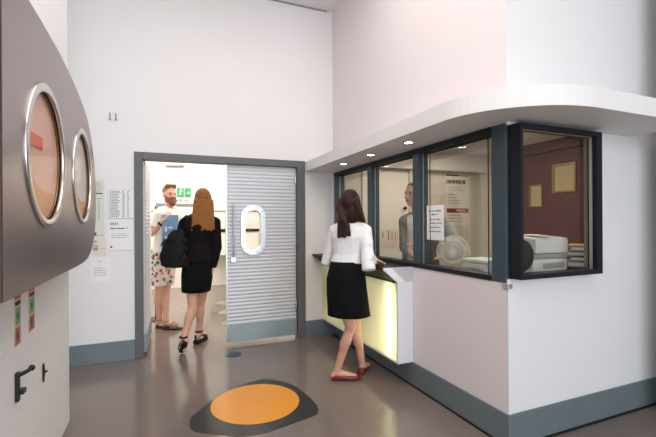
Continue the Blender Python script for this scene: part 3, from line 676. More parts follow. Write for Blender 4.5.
sheet('certificate', 'smaller framed certificate, lower on the maroon wall', 'certificate', (OX-0.001, 3.565, 1.565), (0, -1, 0), (0, 0, 1), 0.155, 0.25, certificate, mk, (-1, 0, 0), frame=(0.014, gold))

# ------------------------------------------------------------------ room beyond the doorway
FY, FZ = 9.0, 2.9
bm = B(); box(bm, -2.6, FY, 0, 3.0, FY+0.1, FZ); struct('wall_far', bm, white_room)
bm = B(); box(bm, -1.6, YB+0.12, 0, -1.5, FY, FZ); struct('wall_far_left', bm, white_room)
bm = B(); box(bm, 2.2, YB+0.12, 0, 2.3, FY, FZ); struct('wall_far_right', bm, white_room)
bm = B(); box(bm, -1.6, YB+0.112, FZ, 3.0, FY+0.1, FZ+0.1); struct('ceiling_far', bm, white_room)
mkg = sign_green
t = thing('exit_sign', 'green and white emergency exit sign on the far wall', 'sign', (0.40, FY, 1.94))
bm = B(); box(bm, 0.262, FY-0.02, 1.945, 0.405, FY-0.001, 2.135); box(bm, 0.425, FY-0.02, 1.945, 0.545, FY-0.001, 2.135); obj('panel', bm, sign_green, t)
bm = B(); y_ = FY-0.0215
ell(bm, (0.345, y_, 2.10), (.016, 0, 0), (0, .001, 0), (0, 0, .016)); obox(bm, (0.337, y_, 2.045), (0.012, 0, 0.002), (0, .001, 0), (0.008, 0, 0.035))
for a_, b_ in (((0.33, 2.02), (0.30, 1.975)), ((0.335, 2.02), (0.365, 1.98)), ((0.345, 2.07), (0.38, 2.05)), ((0.34, 2.07), (0.305, 2.05))): cone(bm, (a_[0], y_, a_[1]), (b_[0], y_, b_[1]), 0.008, 0.006, 6)
prism(bm, [(0.45, y_, 2.03), (0.49, y_, 2.03), (0.49, y_, 2.065), (0.528, y_, 2.04-0.005), (0.49, y_, 2.0), (0.49, y_, 2.02), (0.45, y_, 2.02)], (0, -.001, 0)); obj('pictogram', bm, paper, t)
mk = [(0.05, 0.4, 0.14, 0.75, ink_grey), (0.24, 0.5, 0.36, 0.9, ink_red), (0.36, 0.3, 0.42, 0.6, ink_red), (0.52, 0.45, 0.6, 0.75, ink_red), (0.70, 0.3, 0.78, 0.8, ink_red), (0.82, 0.4, 0.87, 0.7, ink_red)]
sheet('wall_sign', 'small white sign with red printing below the exit sign', 'sign', (0.25, FY-0.0005, 1.80), (1, 0, 0), (0, 0, 1), 0.29, 0.10, paper, mk, (0, -1, 0))
t = thing('notice_board', 'grey framed notice board on the far wall behind the bearded man', 'notice board', (0.35, FY-0.03, 0.9))
bm = B()
for q in ((-0.143, .88, -0.095, 1.80), (.80, .88, .85, 1.80), (-0.095, 1.74, .80, 1.80), (-0.095, .88, .80, .93)): box(bm, q[0], FY-0.04, q[1], q[2], FY-0.001, q[3])
obj('frame', bm, grey_board, t)
bm = B(); box(bm, -0.095, FY-0.02, 0.93, 0.80, FY-0.001, 1.74); obj('board', bm, paper, t)
t = thing('wall_unit', 'white wall mounted shelf unit with a black top beyond the doorway', 'shelf unit', (1.25, 8.7, 0.7))
bm = B(); box(bm, 0.93, 8.5, 0.70, 1.9, FY-0.001, 1.19, 0.004); obj('body', bm, white_room, t)
bm = B(); box(bm, 0.91, 8.47, 1.19, 1.92, FY-0.001, 1.245); obj('top', bm, black_plastic, t)
bm = B(); box(bm, 0.93, 8.495, 0.665, 1.9, FY-0.001, 0.699); obj('bottom_rail', bm, grey_board, t)
bm = B(); box(bm, 0.96, FY-0.02, 1.635, 2.19, FY-0.0005, 1.655); recenter(tag(obj('wall_rail', bm, grey_board), 'thin grey rail along the far wall above the shelf unit', 'rail'))
t = thing('metal_stand', 'thin black tube stand behind the bearded man', 'stand', (-0.13, 6.12, 0))
bm = B()
tube(bm, [(-0.108, 6.118, 0.0), (-0.108, 6.118, 1.62)], 0.010); obj('pole', bm, black_iron, t)
for z_ in (1.0, 1.555):
    bm = B(); tube(bm, [(-0.108, 6.118, z_), (-0.30, 6.20, z_)], 0.008); obj('cross_bar', bm, black_iron, t)
bm = B(); box(bm, -0.40, 6.02, 0.0005, -0.06, 6.30, 0.012, 0.003); obj('foot_plate', bm, black_iron, t)
t = thing('ceiling_fitting', 'slim pale light fitting hanging near the far room ceiling', 'light', (0.21, 8.04, 2.46))
bm = B(); cap(bm, (0.07, 8.08, 2.47), (0.34, 7.99, 2.47), 0.035, 0.035); obj('housing', bm, grey_board, t, True)
for q in ((0.10, 8.07), (0.31, 8.0)):
    bm = B(); tube(bm, [(*q, 2.49), (*q, FZ-0.001)], 0.006); obj('rod', bm, grey_board, t)

# ------------------------------------------------------------------ people
def hand(bm, w, d, n, side, curl=0.35, s=1.0):
    """palm, four unequal bent fingers and a thumb leaving the side of the palm. d = finger direction, n = way the palm faces"""
    w, d, n = V(w), V(d).normalized(), V(n); n = (n-d*n.dot(d)).normalized(); tdir = d.cross(n)*side
    offs = (.029, .010, -.010, -.028); lens = (.070, .078, .072, .056)
    for o_ in offs: cap(bm, w+tdir*o_*.55+d*.008*s, w+d*.080*s+tdir*o_*s, .015*s, .0115*s, 10)
    for i, (o_, L) in enumerate(zip(offs, lens)):
        p = w+d*(.083-.004*abs(i-1))*s+tdir*o_*s*1.08; a = curl*.6; r = .0088 if i < 3 else .0078
        for j, fr_ in enumerate((.46, .30, .24)):
            q = p+(d*math.cos(a)+n*math.sin(a)+tdir*o_*1.6).normalized()*L*fr_*s
            cap(bm, p, q, (r-.0006*j)*s, (r-.0009*(j+1))*s, 8); p = q; a += curl
    p = w+d*.022*s+tdir*.020*s; q = p+(d*.60+tdir*.75+n*.2).normalized()*.046*s; r2 = q+(d*.90+tdir*.30+n*.35).normalized()*.032*s
    cap(bm, p, q, .014*s, .0105*s, 10); cap(bm, q, r2, .0105*s, .008*s, 8)

def torso_rings(P, infl, t0, t1, male):
    """rings between fractions t0..t1 of the line pelvis -> shoulders"""
    prof_f = [(-.20, .105, .085), (0, .158, .110), (.12, .160, .112), (.30, .140, .098), (.48, .122, .088), (.66, .136, .100), (.80, .148, .112), (.92, .150, .095), (1.0, .118, .078), (1.07, .062, .058)]
    prof_m = [(-.20, .105, .090), (0, .155, .110), (.12, .156, .112), (.30, .152, .106), (.48, .150, .102), (.66, .164, .112), (.80, .178, .118), (.92, .180, .104), (1.0, .140, .082), (1.07, .068, .064)]
    pr = prof_m if male else prof_f
    def at(t):
        for a, b_ in zip(pr, pr[1:]):
            if a[0] <= t <= b_[0]:
                s = (t-a[0])/(b_[0]-a[0]); return a[1]+(b_[1]-a[1])*s, a[2]+(b_[2]-a[2])*s
        return pr[-1][1:]
    ts = sorted({t0, t1} | {p[0] for p in pr if t0 < p[0] < t1}); out = []
    pel, sh, s = V(P['pelvis']), V(P['shc']), P['s']; r0, r1 = V(P['rp']), V(P['rs'])
    for t in ts:
        hw, hd = at(t); k = min(1, max(0, t)); rv = (r0*(1-k)+r1*k).normalized(); up = (sh-pel).normalized(); fw = up.cross(rv).normalized()
        out.append((pel+(sh-pel)*t, rv*(hw*s+infl), fw*(hd*s+infl)))
    return out
def build_body(P, parent, m, male=False):
    s = P['s']; bm = B(); g = lambda k: V(P[k])
    loft(bm, torso_rings(P, 0, -.20, 1.07, male), 20)
    hc, hf = g('head'), V(P['hf']).normalized(); up = V(P.get('hup', (0, 0, 1))); up = (up-hf*up.dot(hf)).normalized(); hr = hf.cross(up)
    cap(bm, g('shc')+V((0, 0, -.03)), hc-up*.07*s-hf*.015, .052*s, .050*s)
    ell(bm, hc+up*.018*s-hf*.008*s, hr*.074*s, hf*.093*s, up*.100*s); ell(bm, hc-up*.048*s+hf*.026*s, hr*.056*s, hf*.062*s, up*.066*s)
    ell(bm, hc-up*.090*s+hf*.062*s, hr*.024*s, hf*.022*s, up*.020*s)
    cap(bm, hc+up*.012*s+hf*.082*s, hc-up*.024*s+hf*.103*s, .009*s, .0135*s, 10)
    for sd in (-1, 1):
        ell(bm, hc-up*.006*s+hr*sd*.074*s-hf*.008*s, hr*.010*s, hf*.019*s, up*.031*s)
        cap(bm, hc+up*.028*s+hr*sd*.014*s+hf*.080*s, hc+up*.026*s+hr*sd*.046*s+hf*.070*s, .010*s, .009*s, 8)
        ell(bm, hc-up*.022*s+hr*sd*.038*s+hf*.060*s, hr*.022*s, hf*.018*s, up*.022*s)
    cap(bm, hc-up*.054*s+hr*.016*s+hf*.084*s, hc-up*.054*s-hr*.016*s+hf*.084*s, .009*s, .009*s, 8)
    for a in 'lr':
        sh, el, wr = g('s'+a), g('e'+a), g('w'+a)
        cap(bm, g('shc')+(sh-g('shc'))*.4+V((0, 0, .005)), sh, .058*s, .052*s)
        cap(bm, sh, el, .047*s, .037*s); cap(bm, el, el+(wr-el)*.35, .038*s, .038*s); cap(bm, el+(wr-el)*.35, wr, .037*s, .024*s)
        hd_, hn = P['h'+a]; hand(bm, wr, hd_, hn, -1 if a == 'l' else 1, P.get('curl'+a, .35), .98*s)
        hp, kn, an, to = g('hip'+a), g('k'+a), g('a'+a), g('t'+a)
        cap(bm, hp, kn, .080*s, .052*s); bk = (kn-an).normalized().cross(V(P['rp'])).normalized()
        if bk.dot(V(P['rp']).cross(V((0, 0, 1)))) < 0: bk = -bk
        cap(bm, kn, an, .049*s, .032*s); ell(bm, kn+(an-kn)*.30+bk*.012, V(P['rp'])*.052*s, bk*.056*s, (kn-an).normalized()*.12*s)
        fd = (to-an); fd.z = 0; fd.normalize()
        cap(bm, an-V((0, 0, .01)), to+V((0, 0, .012))-fd*.02, .034*s, .021*s); cap(bm, an, an-fd*.030+V((0, 0, -.035)), .030*s, .028*s)
    return obj('body', fuse(bm, .0065, 4), m, parent, True)
def face_bits(P, parent):
    s = P['s']; hc, hf = V(P['head']), V(P['hf']).normalized(); up = V((0, 0, 1)); up = (up-hf*up.dot(hf)).normalized(); hr = hf.cross(up)
    for sd in (-1, 1):
        bm = B(); ell(bm, hc+up*.010*s+hr*sd*.031*s+hf*.081*s, hr*.012*s, hf*.008*s, up*.006*s, 12, 8); obj('eye', bm, eye_m, parent, True)
    bm = B(); ell(bm, hc-up*.055*s+hf*.092*s, hr*.022*s, hf*.005*s, up*.006*s, 12, 8); obj('lips', bm, lip_m, parent, True)
def shoe(bm, heel, toe, w, h0, h1, z0=0.0):
    """low rounded shoe from heel to toe"""
    heel, toe = V(heel), V(toe); d = (toe-heel).normalized(); sd = d.cross(V((0, 0, 1))).normalized(); up = sd.cross(d).normalized(); L = (toe-heel).length; R = []
    for t, ww, hh in ((0, .45, .75), (.04, .75, .95), (.15, .88, 1), (.4, .82, .8), (.65, 1.0, .75), (.85, .9, .72), (.96, .6, .6), (1.0, .3, .4)):
        h = (h0+(h1-h0)*t)*hh; R.append((heel+d*L*t+up*(h/2), sd*w*ww, up*(h/2)))
    loft(bm, R, 18, True, 2.6)

# ---- woman at the counter
P = dict(s=.95, pelvis=(1.444, 3.06, .885), shc=(1.478, 3.046, 1.345), rp=V((.78, -.62, 0)).normalized(), rs=V((.74, -.67, 0)).normalized(),
    head=(1.497, 3.046, 1.532), hf=(.80, .60, -.03), sl=(1.380, 3.142, 1.305), sr=(1.572, 2.946, 1.305), el=(1.335, 3.225, 1.075), wl=(1.44, 3.36, 1.00),
    er=(1.552, 2.850, 1.075), wr=(1.680, 2.968, 1.055), hl=((.7, .6, -.25), (.3, -.3, -1)), hr=((.80, .40, -.32), (0, 0, -1)), curlr=.28,
    hipl=(1.392, 3.110, .83), hipr=(1.490, 3.005, .83), kl=(1.472, 3.030, .490), kr=(1.555, 3.110, .485), al=(1.388, 3.142, .078), ar=(1.668, 3.196, .078), tl=(1.560, 3.085, .02), tr=(1.80, 3.30, .02))
t = thing('person', 'woman in white blouse and black skirt leaning on the counter', 'person', (1.5, 3.12, 0))
build_body(P, t, skin)
face_bits(P, t)
hc = V(P['head']); hf = V(P['hf']).normalized(); hr_ = hf.cross(V((0, 0, 1))).normalized(); up = V((0, 0, 1))
bm = B()
ell(bm, hc+up*.020-hf*.030, hr_*.087, hf*.098, up*.112); ell(bm, hc-up*.045-hf*.040, hr_*.082, hf*.074, up*.11)
for k in range(9):                                 # locks falling over the nape, longest over the left shoulder
    a = -1+k/4; top = hc-hf*.06+hr_*a*.070+up*.02
    low = V((1.490+.052*a, 2.985-.05*a-.004*k, 1.385-(.06 if a < 0 else 0)+.008*random.random()))
    cap(bm, top, low, .036, .014)
for k in range(6):
    top = hc-hr_*.075-hf*(.02+.012*k)-up*.03; low = V((1.346+.014*k+random.uniform(-.006, .006), 2.985-.010*k, 1.262+.014*k*random.random()))
    mid = (top+low)/2+V((-.012, -.035, .0)); cap(bm, top, mid, .040, .036); cap(bm, mid, low, .036, .016)
for sd in (-1,): cap(bm, hc+hr_*sd*.066+hf*.030+up*.06, hc+hr_*sd*.064+hf*.010-up*.10, .024, .020)
obj('hair', fuse(bm, .0065, 3), hair_brown, t, True)
bm = B(); loft(bm, torso_rings(P, .016, .31, 1.045, False), 22)
loft(bm, [(V(P['shc'])+V((-.005, .0, -.02)), V(P['rs'])*.12, V((.6, .7, 0))*.07), (V(P['shc'])+V((0, 0, .045)), V(P['rs'])*.065, V((.6, .7, 0))*.062)], 18)
for a, low in (('l', V((1.333, 3.236, 1.01))), ('r', V((1.548, 2.842, .985)))):
    sh, el = V(P['s'+a]), V(P['e'+a]); cap(bm, V(P['shc'])+(sh-V(P['shc']))*.4, sh, .064, .058); cap(bm, sh, sh+(el-sh)*.5, .056, .054); cone(bm, sh+(el-sh)*.3, low, .050, .058 if a == 'r' else .050)
cone(bm, V(P['er'])+V((-.02, -.01, .03)), V(P['er'])+(V(P['wr'])-V(P['er']))*.52+V((0, 0, -.01)), .052, .046)
obj('blouse', fuse(bm, .007, 3), blouse_m, t, True)
bm = B(); nr = V(P['shc'])+V((0.004, 0.004, .050)); ring(bm, nr, (.05, .05, 1), [(.058, -.004), (.068, -.004), (.066, .008), (.058, .008)], 32); obj('neckline_trim', bm, black_cloth, t, True)
def skirt_loft(bm, rings, n=40, folds=7, amp=.0):
    R = []
    for z_, cx_, cy_, rv, hw, hd, am in rings:
        rv = V(rv).normalized(); fw = V((-rv.y, rv.x, 0)); row = []
        for i in range(n):
            a = 2*math.pi*i/n; k = 1+am*math.sin(folds*a+1.3); row.append(bm.verts.new(V((cx_, cy_, z_))+rv*hw*k*math.cos(a)+fw*hd*k*math.sin(a)))
        R.append(row)
    for r0, r1 in zip(R, R[1:]):
        for i in range(n): bm.faces.new((r0[i], r0[(i+1) % n], r1[(i+1) % n], r1[i]))
    bm.faces.new(R[0][::-1]); bm.faces.new(R[-1])
bm = B(); rv = P['rp']
skirt_loft(bm, [(1.045, 1.450, 3.056, rv, .138, .108, 0), (.98, 1.447, 3.058, rv, .152, .122, 0), (.90, 1.444, 3.06, rv, .170, .140, .004), (.78, 1.450, 3.058, rv, .176, .146, .010), (.66, 1.460, 3.055, rv, .180, .150, .016), (.585, 1.466, 3.053, rv, .184, .154, .02), (.58, 1.466, 3.053, rv, .176, .146, .02)])
obj('skirt', bm, black_cloth, t, True)
for hl, to in (((1.345, 3.163, .002), (1.588, 3.078, .002)), ((1.622, 3.152, .002), (1.795, 3.335, .002))):
    bm = B(); shoe(bm, hl, to, .041, .070, .050); obj('shoe', bm, red_leather, t, True)

# ---- woman walking through the doorway
P2 = dict(s=1.0, pelvis=(.351, 4.60, .900), shc=(.374, 4.592, 1.44), rp=V((.95, -.25, 0)).normalized(), rs=V((.93, -.36, 0)).normalized(),
    head=(.404, 4.585, 1.642), hf=(.12, .99, .0), sl=(.222, 4.655, 1.385), sr=(.528, 4.527, 1.385), el=(.175, 4.66, 1.12), wl=(.205, 4.70, .93), er=(.545, 4.50, 1.11), wr=(.505, 4.56, .89),
    hl=((.05, .1, -1), (1, 0, 0)), hr=((-.05, .15, -1), (-1, .2, 0)), hipl=(.285, 4.622, .86), hipr=(.425, 4.59, .86), kl=(.292, 4.57, .450), kr=(.385, 4.70, .475),
    al=(.192, 4.425, .165), ar=(.372, 4.775, .118), tl=(.178, 4.430, .022), tr=(.480, 4.900, .035))
t = thing('person', 'woman with long auburn hair in black walking through the doorway', 'person', (.33, 4.6, 0))
build_body(P2, t, skin); face_bits(P2, t)
hc = V(P2['head']); bm = B()
ell(bm, hc+V((0, -.012, .022)), (.090, 0, 0), (0, .104, 0), (0, 0, .112))
loft(bm, [(hc+V((0, -.03, .06)), (.085, 0, 0), (0, .06, 0)), (hc+V((0, -.055, -.03)), (.100, 0, 0), (0, .060, 0)), (hc+V((-.002, -.075, -.13)), (.112, -.02, 0), (0, .045, 0)), (hc+V((-.006, -.090, -.24)), (.122, -.04, 0), (0, .034, 0)), (hc+V((-.010, -.100, -.325)), (.112, -.04, 0), (0, .022, 0)), (hc+V((-.010, -.100, -.340)), (.095, -.03, 0), (0, .014, 0))], 26)
for k in range(14):
    a = -1+k/6.5; cap(bm, hc+V((a*.09, -.105-.0*a, -.02)), hc+V((a*.112-.010, -.128-.04*a, -.32-.03*random.random())), .016, .010, 8)
obj('hair', fuse(bm, .0065, 3), hair_auburn, t, True)
bm = B(); loft(bm, torso_rings(P2, .026, .10, 1.05, False), 22)
loft(bm, [((.362, 4.597, 1.02), V(P2['rp'])*.160, V((.25, .95, 0))*.130), ((.362, 4.597, .965), V(P2['rp'])*.178, V((.25, .95, 0))*.145)], 22)
for a in 'lr':
    sh, el, wr = V(P2['s'+a]), V(P2['e'+a]), V(P2['w'+a]); cap(bm, V(P2['shc'])+(sh-V(P2['shc']))*.4, sh, .072, .064); cap(bm, sh, el, .062, .054); cone(bm, el, wr, .054, .044); cap(bm, el, el+(wr-el)*.2, .054, .052)
obj('jacket', fuse(bm, .007, 3), jacket_black, t, True)
bm = B(); rv = P2['rp']
skirt_loft(bm, [(1.03, .353, 4.60, rv, .140, .108, 0), (.92, .350, 4.605, rv, .166, .132, 0), (.80, .342, 4.61, rv, .170, .140, .01), (.68, .334, 4.613, rv, .160, .145, .02), (.625, .330, 4.613, rv, .152, .140, .03), (.617, .330, 4.613, rv, .144, .132, .03)])
obj('skirt', bm, black_cloth, t, True)
def sandal(heel, toe, an, w, parent, m_sole, m_strap, thick, wedge=0.0):
    heel, toe = V(heel), V(toe); d = (toe-heel).normalized(); sd = d.cross(V((0, 0, 1))).normalized(); upv = sd.cross(d).normalized(); L = (toe-heel).length
    bm = B(); R = []
    for q, ww in ((0, .5), (.05, .8), (.2, .9), (.45, .8), (.7, 1), (.9, .8), (1, .4)):
        h = thick+wedge*max(0, 1-q*1.6); R.append((heel+d*L*q+upv*h/2, sd*w*ww, upv*h/2))
    loft(bm, R, 14, True, 3.5); so = obj('sandal', bm, m_sole, parent)
    bm = B()
    for q, hh in ((.68, .050), (.52, .066)):
        c = heel+d*L*q+upv*(thick+wedge*.2)
        pts = [c+sd*w*1.02*math.cos(a)+upv*hh*math.sin(a) for a in [math.pi*k/8 for k in range(9)]]
        for a_, b_ in zip(pts, pts[1:]): obox(bm, (a_+b_)/2, (b_-a_)/2*1.1, d*.014, (b_-a_).normalized().cross(d)*.0025)
    an = V(an); ring(bm, an+V((0, 0, .012)), (0, 0, 1), [(.039, -.009), (.044, -.009), (.044, .009), (.039, .009)], 20)
    cap(bm, heel+d*.012+upv*thick, heel+d*.006+upv*(thick+wedge+.05), .012, .010)
    obj('strap', bm, m_strap, so)
sandal((.322, 4.690, .001), (.470, 4.905, .001), P2['ar'], .043, t, black_plastic, black_plastic, .022, .030)
sandal((.200, 4.352, .118), (.172, 4.445, .003), (.190, 4.428, .165), .040, t, black_plastic, black_plastic, .020, .014)
# bag over her left arm
t = thing('shoulder_bag', 'black slouchy bag hanging from the walking woman’s left shoulder'.replace('’s', ''), 'bag', (.13, 4.60, .90))
bm = B(); bx, by_, bz = .105, 4.575, 1.06
loft(bm, [((bx, by_, .900), (.085, -.05, 0), (.02, .055, 0)), ((bx-.005, by_, .925), (.125, -.06, 0), (.03, .075, 0)), ((bx-.008, by_, 1.02), (.140, -.06, 0), (.032, .080, 0)), ((bx+.01, by_, 1.15), (.118, -.05, 0), (.028, .066, 0)), ((bx+.03, by_+.01, 1.26), (.085, -.04, 0), (.02, .045, 0)), ((bx+.045, by_+.02, 1.31), (.055, -.03, 0), (.015, .028, 0))], 26)
for k in range(40):                                # shaggy tufts
    a = random.uniform(0, 2*math.pi); z_ = random.uniform(.93, 1.22); p = V((bx-.005+.125*math.cos(a), by_-.055*math.cos(a)+.075*math.sin(a), z_)); q = p+V((math.cos(a)*.035, -.02*math.cos(a)+.03*math.sin(a), -.04)); cap(bm, p, q, .016, .005, 7)
obj('pouch', fuse(bm, .008, 2), bag_black, t, True)
bm = B(); pts = [(bx+.03, by_-.02, 1.28), (.165, 4.575, 1.40), (.235, 4.640, 1.462), (.245, 4.70, 1.455), (.19, 4.735, 1.36), (bx+.06, by_+.06, 1.25)]
tube(bm, pts, .011); obj('strap', bm, bag_black, t, True)

# ---- bearded man beyond the doorway
P3 = dict(s=1.05, pelvis=(.005, 5.635, .930), shc=(.079, 5.605, 1.548), rp=V((-.62, -.78, 0)).normalized(), rs=V((-.72, -.69, 0)).normalized(),
    head=(.076, 5.590, 1.755), hf=(.42, -.91, -.05), sr=(-.058, 5.485, 1.500), sl=(.208, 5.715, 1.505), er=(-.150, 5.500, 1.245), wr=(.000, 5.420, 1.420), el=(.255, 5.61, 1.26), wl=(.205, 5.46, 1.08),
    hr=((.45, .0, .85), (.6, .7, 0)), curlr=.75, hl=((-.35, -.2, .2), (0, 1, .2)), curll=.7, hipr=(-.045, 5.575, .89), hipl=(.055, 5.695, .89), kr=(-.058, 5.600, .510), kl=(.026, 5.650, .505),
    ar=(-.060, 5.650, .095), al=(.020, 5.540, .095), tr=(.115, 5.60, .03), tl=(.175, 5.47, .03))
t = thing('person', 'bearded man in white tee and floral shorts facing the doorway', 'person', (0, 5.6, 0))
build_body(P3, t, skin_m, True); face_bits(P3, t)
hc = V(P3['head']); hf = V(P3['hf']).normalized(); hr_ = hf.cross(V((0, 0, 1))).normalized(); up = V((0, 0, 1))
bm = B(); ell(bm, hc+up*.052-hf*.022, hr_*.083, hf*.098, up*.083)
for k in range(7): cap(bm, hc+hr_*(-.055+.018*k)+up*.105+hf*.02, hc+hr_*(-.045+.018*k)+up*.125+hf*.068, .026, .018)
obj('hair', fuse(bm, .006, 2), hair_sandy, t, True)
bm = B()
for k in range(11):
    a = -1.35+k*.27; d_ = hf*math.cos(a)+hr_*math.sin(a); q = .082-.012*abs(a); cap(bm, hc+d_*(q*.88)-up*(.042-.018*abs(a)), hc+d_*q*.92+hf*.012-up*(.105-.025*abs(a)), .016, .022)
ell(bm, hc-up*.115+hf*.074, hr_*.040, hf*.032, up*.036)
for sd in (-1, 1): cap(bm, hc-up*.036+hf*.098, hc-up*.050+hr_*sd*.028+hf*.086, .010, .009)
obj('beard', fuse(bm, .006, 2), beard_m, t, True)
bm = B(); loft(bm, torso_rings(P3, .020, .02, 1.045, True), 22)
for a in 'lr':
    sh, el = V(P3['s'+a]), V(P3['e'+a]); cap(bm, V(P3['shc'])+(sh-V(P3['shc']))*.4, sh, .078, .070); cone(bm, sh, sh+(el-sh)*.62, .070, .074)
obj('tee_shirt', fuse(bm, .007, 3), tee_m, t, True)
bm = B(); loft(bm, torso_rings(P3, .028, -.18, .16, True), 22)
for a in 'lr':
    hp, kn = V(P3['hip'+a]), V(P3['k'+a]); cone(bm, hp+V((0, 0, .05)), hp+(kn-hp)*.84, .104, .100)
obj('shorts', fuse(bm, .008, 3), floral, t, True)
for hl, to, an in (((-.098, 5.668, .001), (.160, 5.590, .001), P3['ar']), ((-.015, 5.562, .001), (.215, 5.450, .001), P3['al'])):
    sandal(hl, to, an, .050, t, sole_dark, sandal_tan, .026)
bm = B(); ring(bm, V(P3['wr'])*.75+V(P3['er'])*.25, V(P3['wr'])-V(P3['er']), [(.030, -.012), (.036, -.012), (.036, .012), (.030, .012)], 20); obj('wristband', bm, black_plastic, t)
t = thing('printed_sheet', 'blue printed sheet held up by the bearded man', 'sheet', (.08, 5.37, 1.1))
so, su = V((-.010, 5.392, 1.075)), V((.95, -.28, 0)).normalized(); sv = V((.0, .06, 1)).normalized()
bm = B(); obox(bm, so+su*.09+sv*.195, su*.100, sv*.215, su.cross(sv)*.0015); obj('sheet', bm, blue_print, t)
bm = B(); q = su.cross(sv)*.0025
for a0, b0, a1, b1 in ((.03, .05, .06, .14), (.08, .04, .10, .12), (.11, .06, .15, .10), (.03, .20, .05, .26), (.12, .15, .15, .22), (.07, .24, .12, .26)): obox(bm, so+su*(a0+a1)/2+sv*(b0+b1)/2+q, su*(a1-a0)/2, sv*(b1-b0)/2, q*.3)
obj('lettering', bm, paper, t)
bm = B(); obox(bm, so+su*.09+sv*.012-q*.8, su*.105, sv*.020, q*.6); obj('grey_edge', bm, grey_board, t)

# ---- man in the office, behind the glass
P4 = dict(s=1.0, pelvis=(2.36, 3.26, .93), shc=(2.290, 3.170, 1.425), rp=V((-.80, .60, 0)).normalized(), rs=V((-.86, .50, 0)).normalized(),
    head=(2.203, 3.143, 1.640), hf=(-.97, -.20, -.03), sr=(2.178, 3.240, 1.385), sl=(2.455, 3.085, 1.385), er=(2.150, 3.215, 1.13), wr=(2.14, 3.06, 1.06), el=(2.575, 3.01, 1.15), wl=(2.40, 2.92, 1.06),
    hr=((.3, -.8, -.1), (0, 0, -1)), hl=((-.9, -.2, 0), (0, 0, -1)), hipr=(2.29, 3.31, .88), hipl=(2.43, 3.21, .88), kr=(2.29, 3.30, .48), kl=(2.43, 3.20, .48), ar=(2.29, 3.32, .09), al=(2.44, 3.22, .09), tr=(2.19, 3.18, .03), tl=(2.33, 3.08, .03))
t = thing('person', 'man in grey jacket standing behind the office window', 'person', (2.36, 3.25, 0))
build_body(P4, t, skin_m, True); face_bits(P4, t)
hc = V(P4['head']); hf = V(P4['hf']).normalized(); hr_ = hf.cross(V((0, 0, 1))).normalized()
bm = B(); ell(bm, hc+up*.056-hf*.024, hr_*.082, hf*.094, up*.074); ell(bm, hc-hf*.050, hr_*.074, hf*.056, up*.080); obj('hair', fuse(bm, .006, 2), hair_black, t, True)
bm = B(); loft(bm, torso_rings(P4, .014, .0, 1.05, True), 22); obj('shirt', fuse(bm, .007, 2), paper, t, True)
bm = B(); loft(bm, torso_rings(P4, .026, -.02, 1.03, True), 22)
for a in 'lr':
    sh, el, wr = V(P4['s'+a]), V(P4['e'+a]), V(P4['w'+a]); cap(bm, V(P4['shc'])+(sh-V(P4['shc']))*.4, sh, .076, .070); cap(bm, sh, el, .068, .056); cone(bm, el, wr, .056, .044)
jb = fuse(bm, .007, 2); fw = V((-.60, -.80, 0)).normalized(); rr = V(P4['rs']).normalized(); o_ = V(P4['pelvis'])
dele = [f_ for f_ in jb.faces if (f_.calc_center_median()-V((2.31, 3.20, 1.2))).dot(fw) > .03 and abs((f_.calc_center_median()-V((2.31, 3.20, 1.2))).dot(rr)-.07) < .060]
bmesh.ops.delete(jb, geom=dele, context='FACES'); obj('jacket', jb, jacket_grey, t, True)
bm = B(); loft(bm, torso_rings(P4, .016, -.2, .08, True), 20)
for a in 'lr': cone(bm, V(P4['hip'+a])+V((0, 0, .05)), V(P4['k'+a]), .094, .070); cone(bm, V(P4['k'+a])+V((0, 0, .02)), V(P4['a'+a])+V((0, 0, -.02)), .070, .056)
obj('trousers', fuse(bm, .009, 3), trouser, t, True)
for a in 'lr':
    an, to = V(P4['a'+a]), V(P4['t'+a]); d_ = (to-an); d_.z = 0; d_.normalize()
    bm = B(); shoe(bm, (an.x-d_.x*.07, an.y-d_.y*.07, .002), (to.x+d_.x*.05, to.y+d_.y*.05, .002), .048, .075, .055); obj('shoe', bm, black_plastic, t, True)

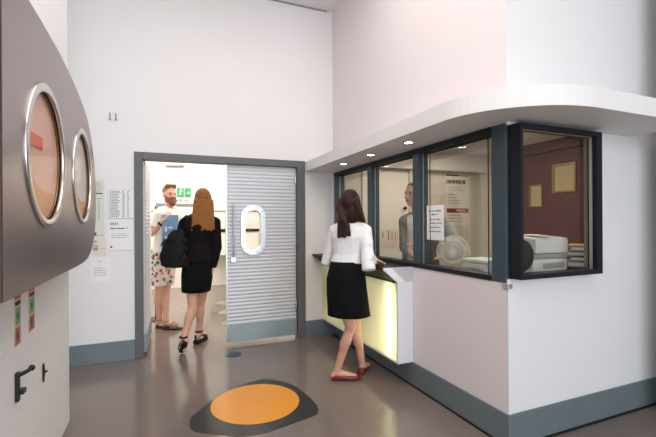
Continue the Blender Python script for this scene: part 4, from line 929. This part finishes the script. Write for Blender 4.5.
# ------------------------------------------------------------------ light
def area(name, loc, rot, sx, sy, power, col):
    l = bpy.data.lights.new(name, 'AREA'); l.shape = 'RECTANGLE'; l.size = sx; l.size_y = sy; l.energy = power; l.color = col
    o = bpy.data.objects.new(name, l); C.objects.link(o); o.location = loc; o.rotation_euler = rot; return o
area('ceiling_lamp_far_room', (0.3, 6.8, 2.85), (0, 0, 0), 2.6, 3.9, 105, (1.0, .93, .82))
area('hall_fill_area', (0.6, 1.4, 3.9), (0, 0, 0), 2.0, 3.5, 52, (1.0, .94, .88))  # unseen area light overhead that brightens the hall
area('ceiling_lamp_office', (2.9, 3.2, 2.28), (0, 0, 0), 1.4, 1.4, 23, (1.0, .93, .80))
area('daylight_glazing', (1.4, -4.9, 2.0), (math.radians(90), 0, 0), 4.0, 3.8, 150, (.86, .93, 1.0))
for y_ in (3.705, 3.124, 2.534):
    l = bpy.data.lights.new('downlight_beam', 'SPOT'); l.energy = 6; l.spot_size = math.radians(80); l.spot_blend = .6; l.color = (1, .92, .8); l.shadow_soft_size = .03
    o = bpy.data.objects.new('downlight_beam', l); C.objects.link(o); o.location = (1.728, y_, 1.975)
w = bpy.data.worlds.new('daylight'); SC.world = w; w.use_nodes = True
w.node_tree.nodes['Background'].inputs[0].default_value = (.93, .96, 1.0, 1); w.node_tree.nodes['Background'].inputs[1].default_value = 1.0

# ------------------------------------------------------------------ camera
cam = bpy.data.cameras.new('camera'); co = bpy.data.objects.new('camera', cam); C.objects.link(co)
cam.sensor_width = 36; cam.lens = 393.19*36/656; cam.shift_y = 3.81/656; cam.clip_start = 0.05
co.matrix_world = Matrix.Translation((0, 0, 1.38)) @ Matrix.Rotation(math.radians(-22.690), 4, 'Z') @ Matrix.Rotation(math.radians(90), 4, 'X') @ Matrix.Rotation(math.radians(-0.329), 4, 'Z')
SC.camera = co
SC.view_settings.view_transform = 'Standard'; SC.view_settings.look = 'None'; SC.view_settings.gamma = 1; SC.view_settings.exposure = 0.35
SC.cycles.use_denoising = True
SC.cycles.max_bounces = 10; SC.cycles.diffuse_bounces = 6; SC.cycles.transparent_max_bounces = 12
SC.cycles.sample_clamp_indirect = 6
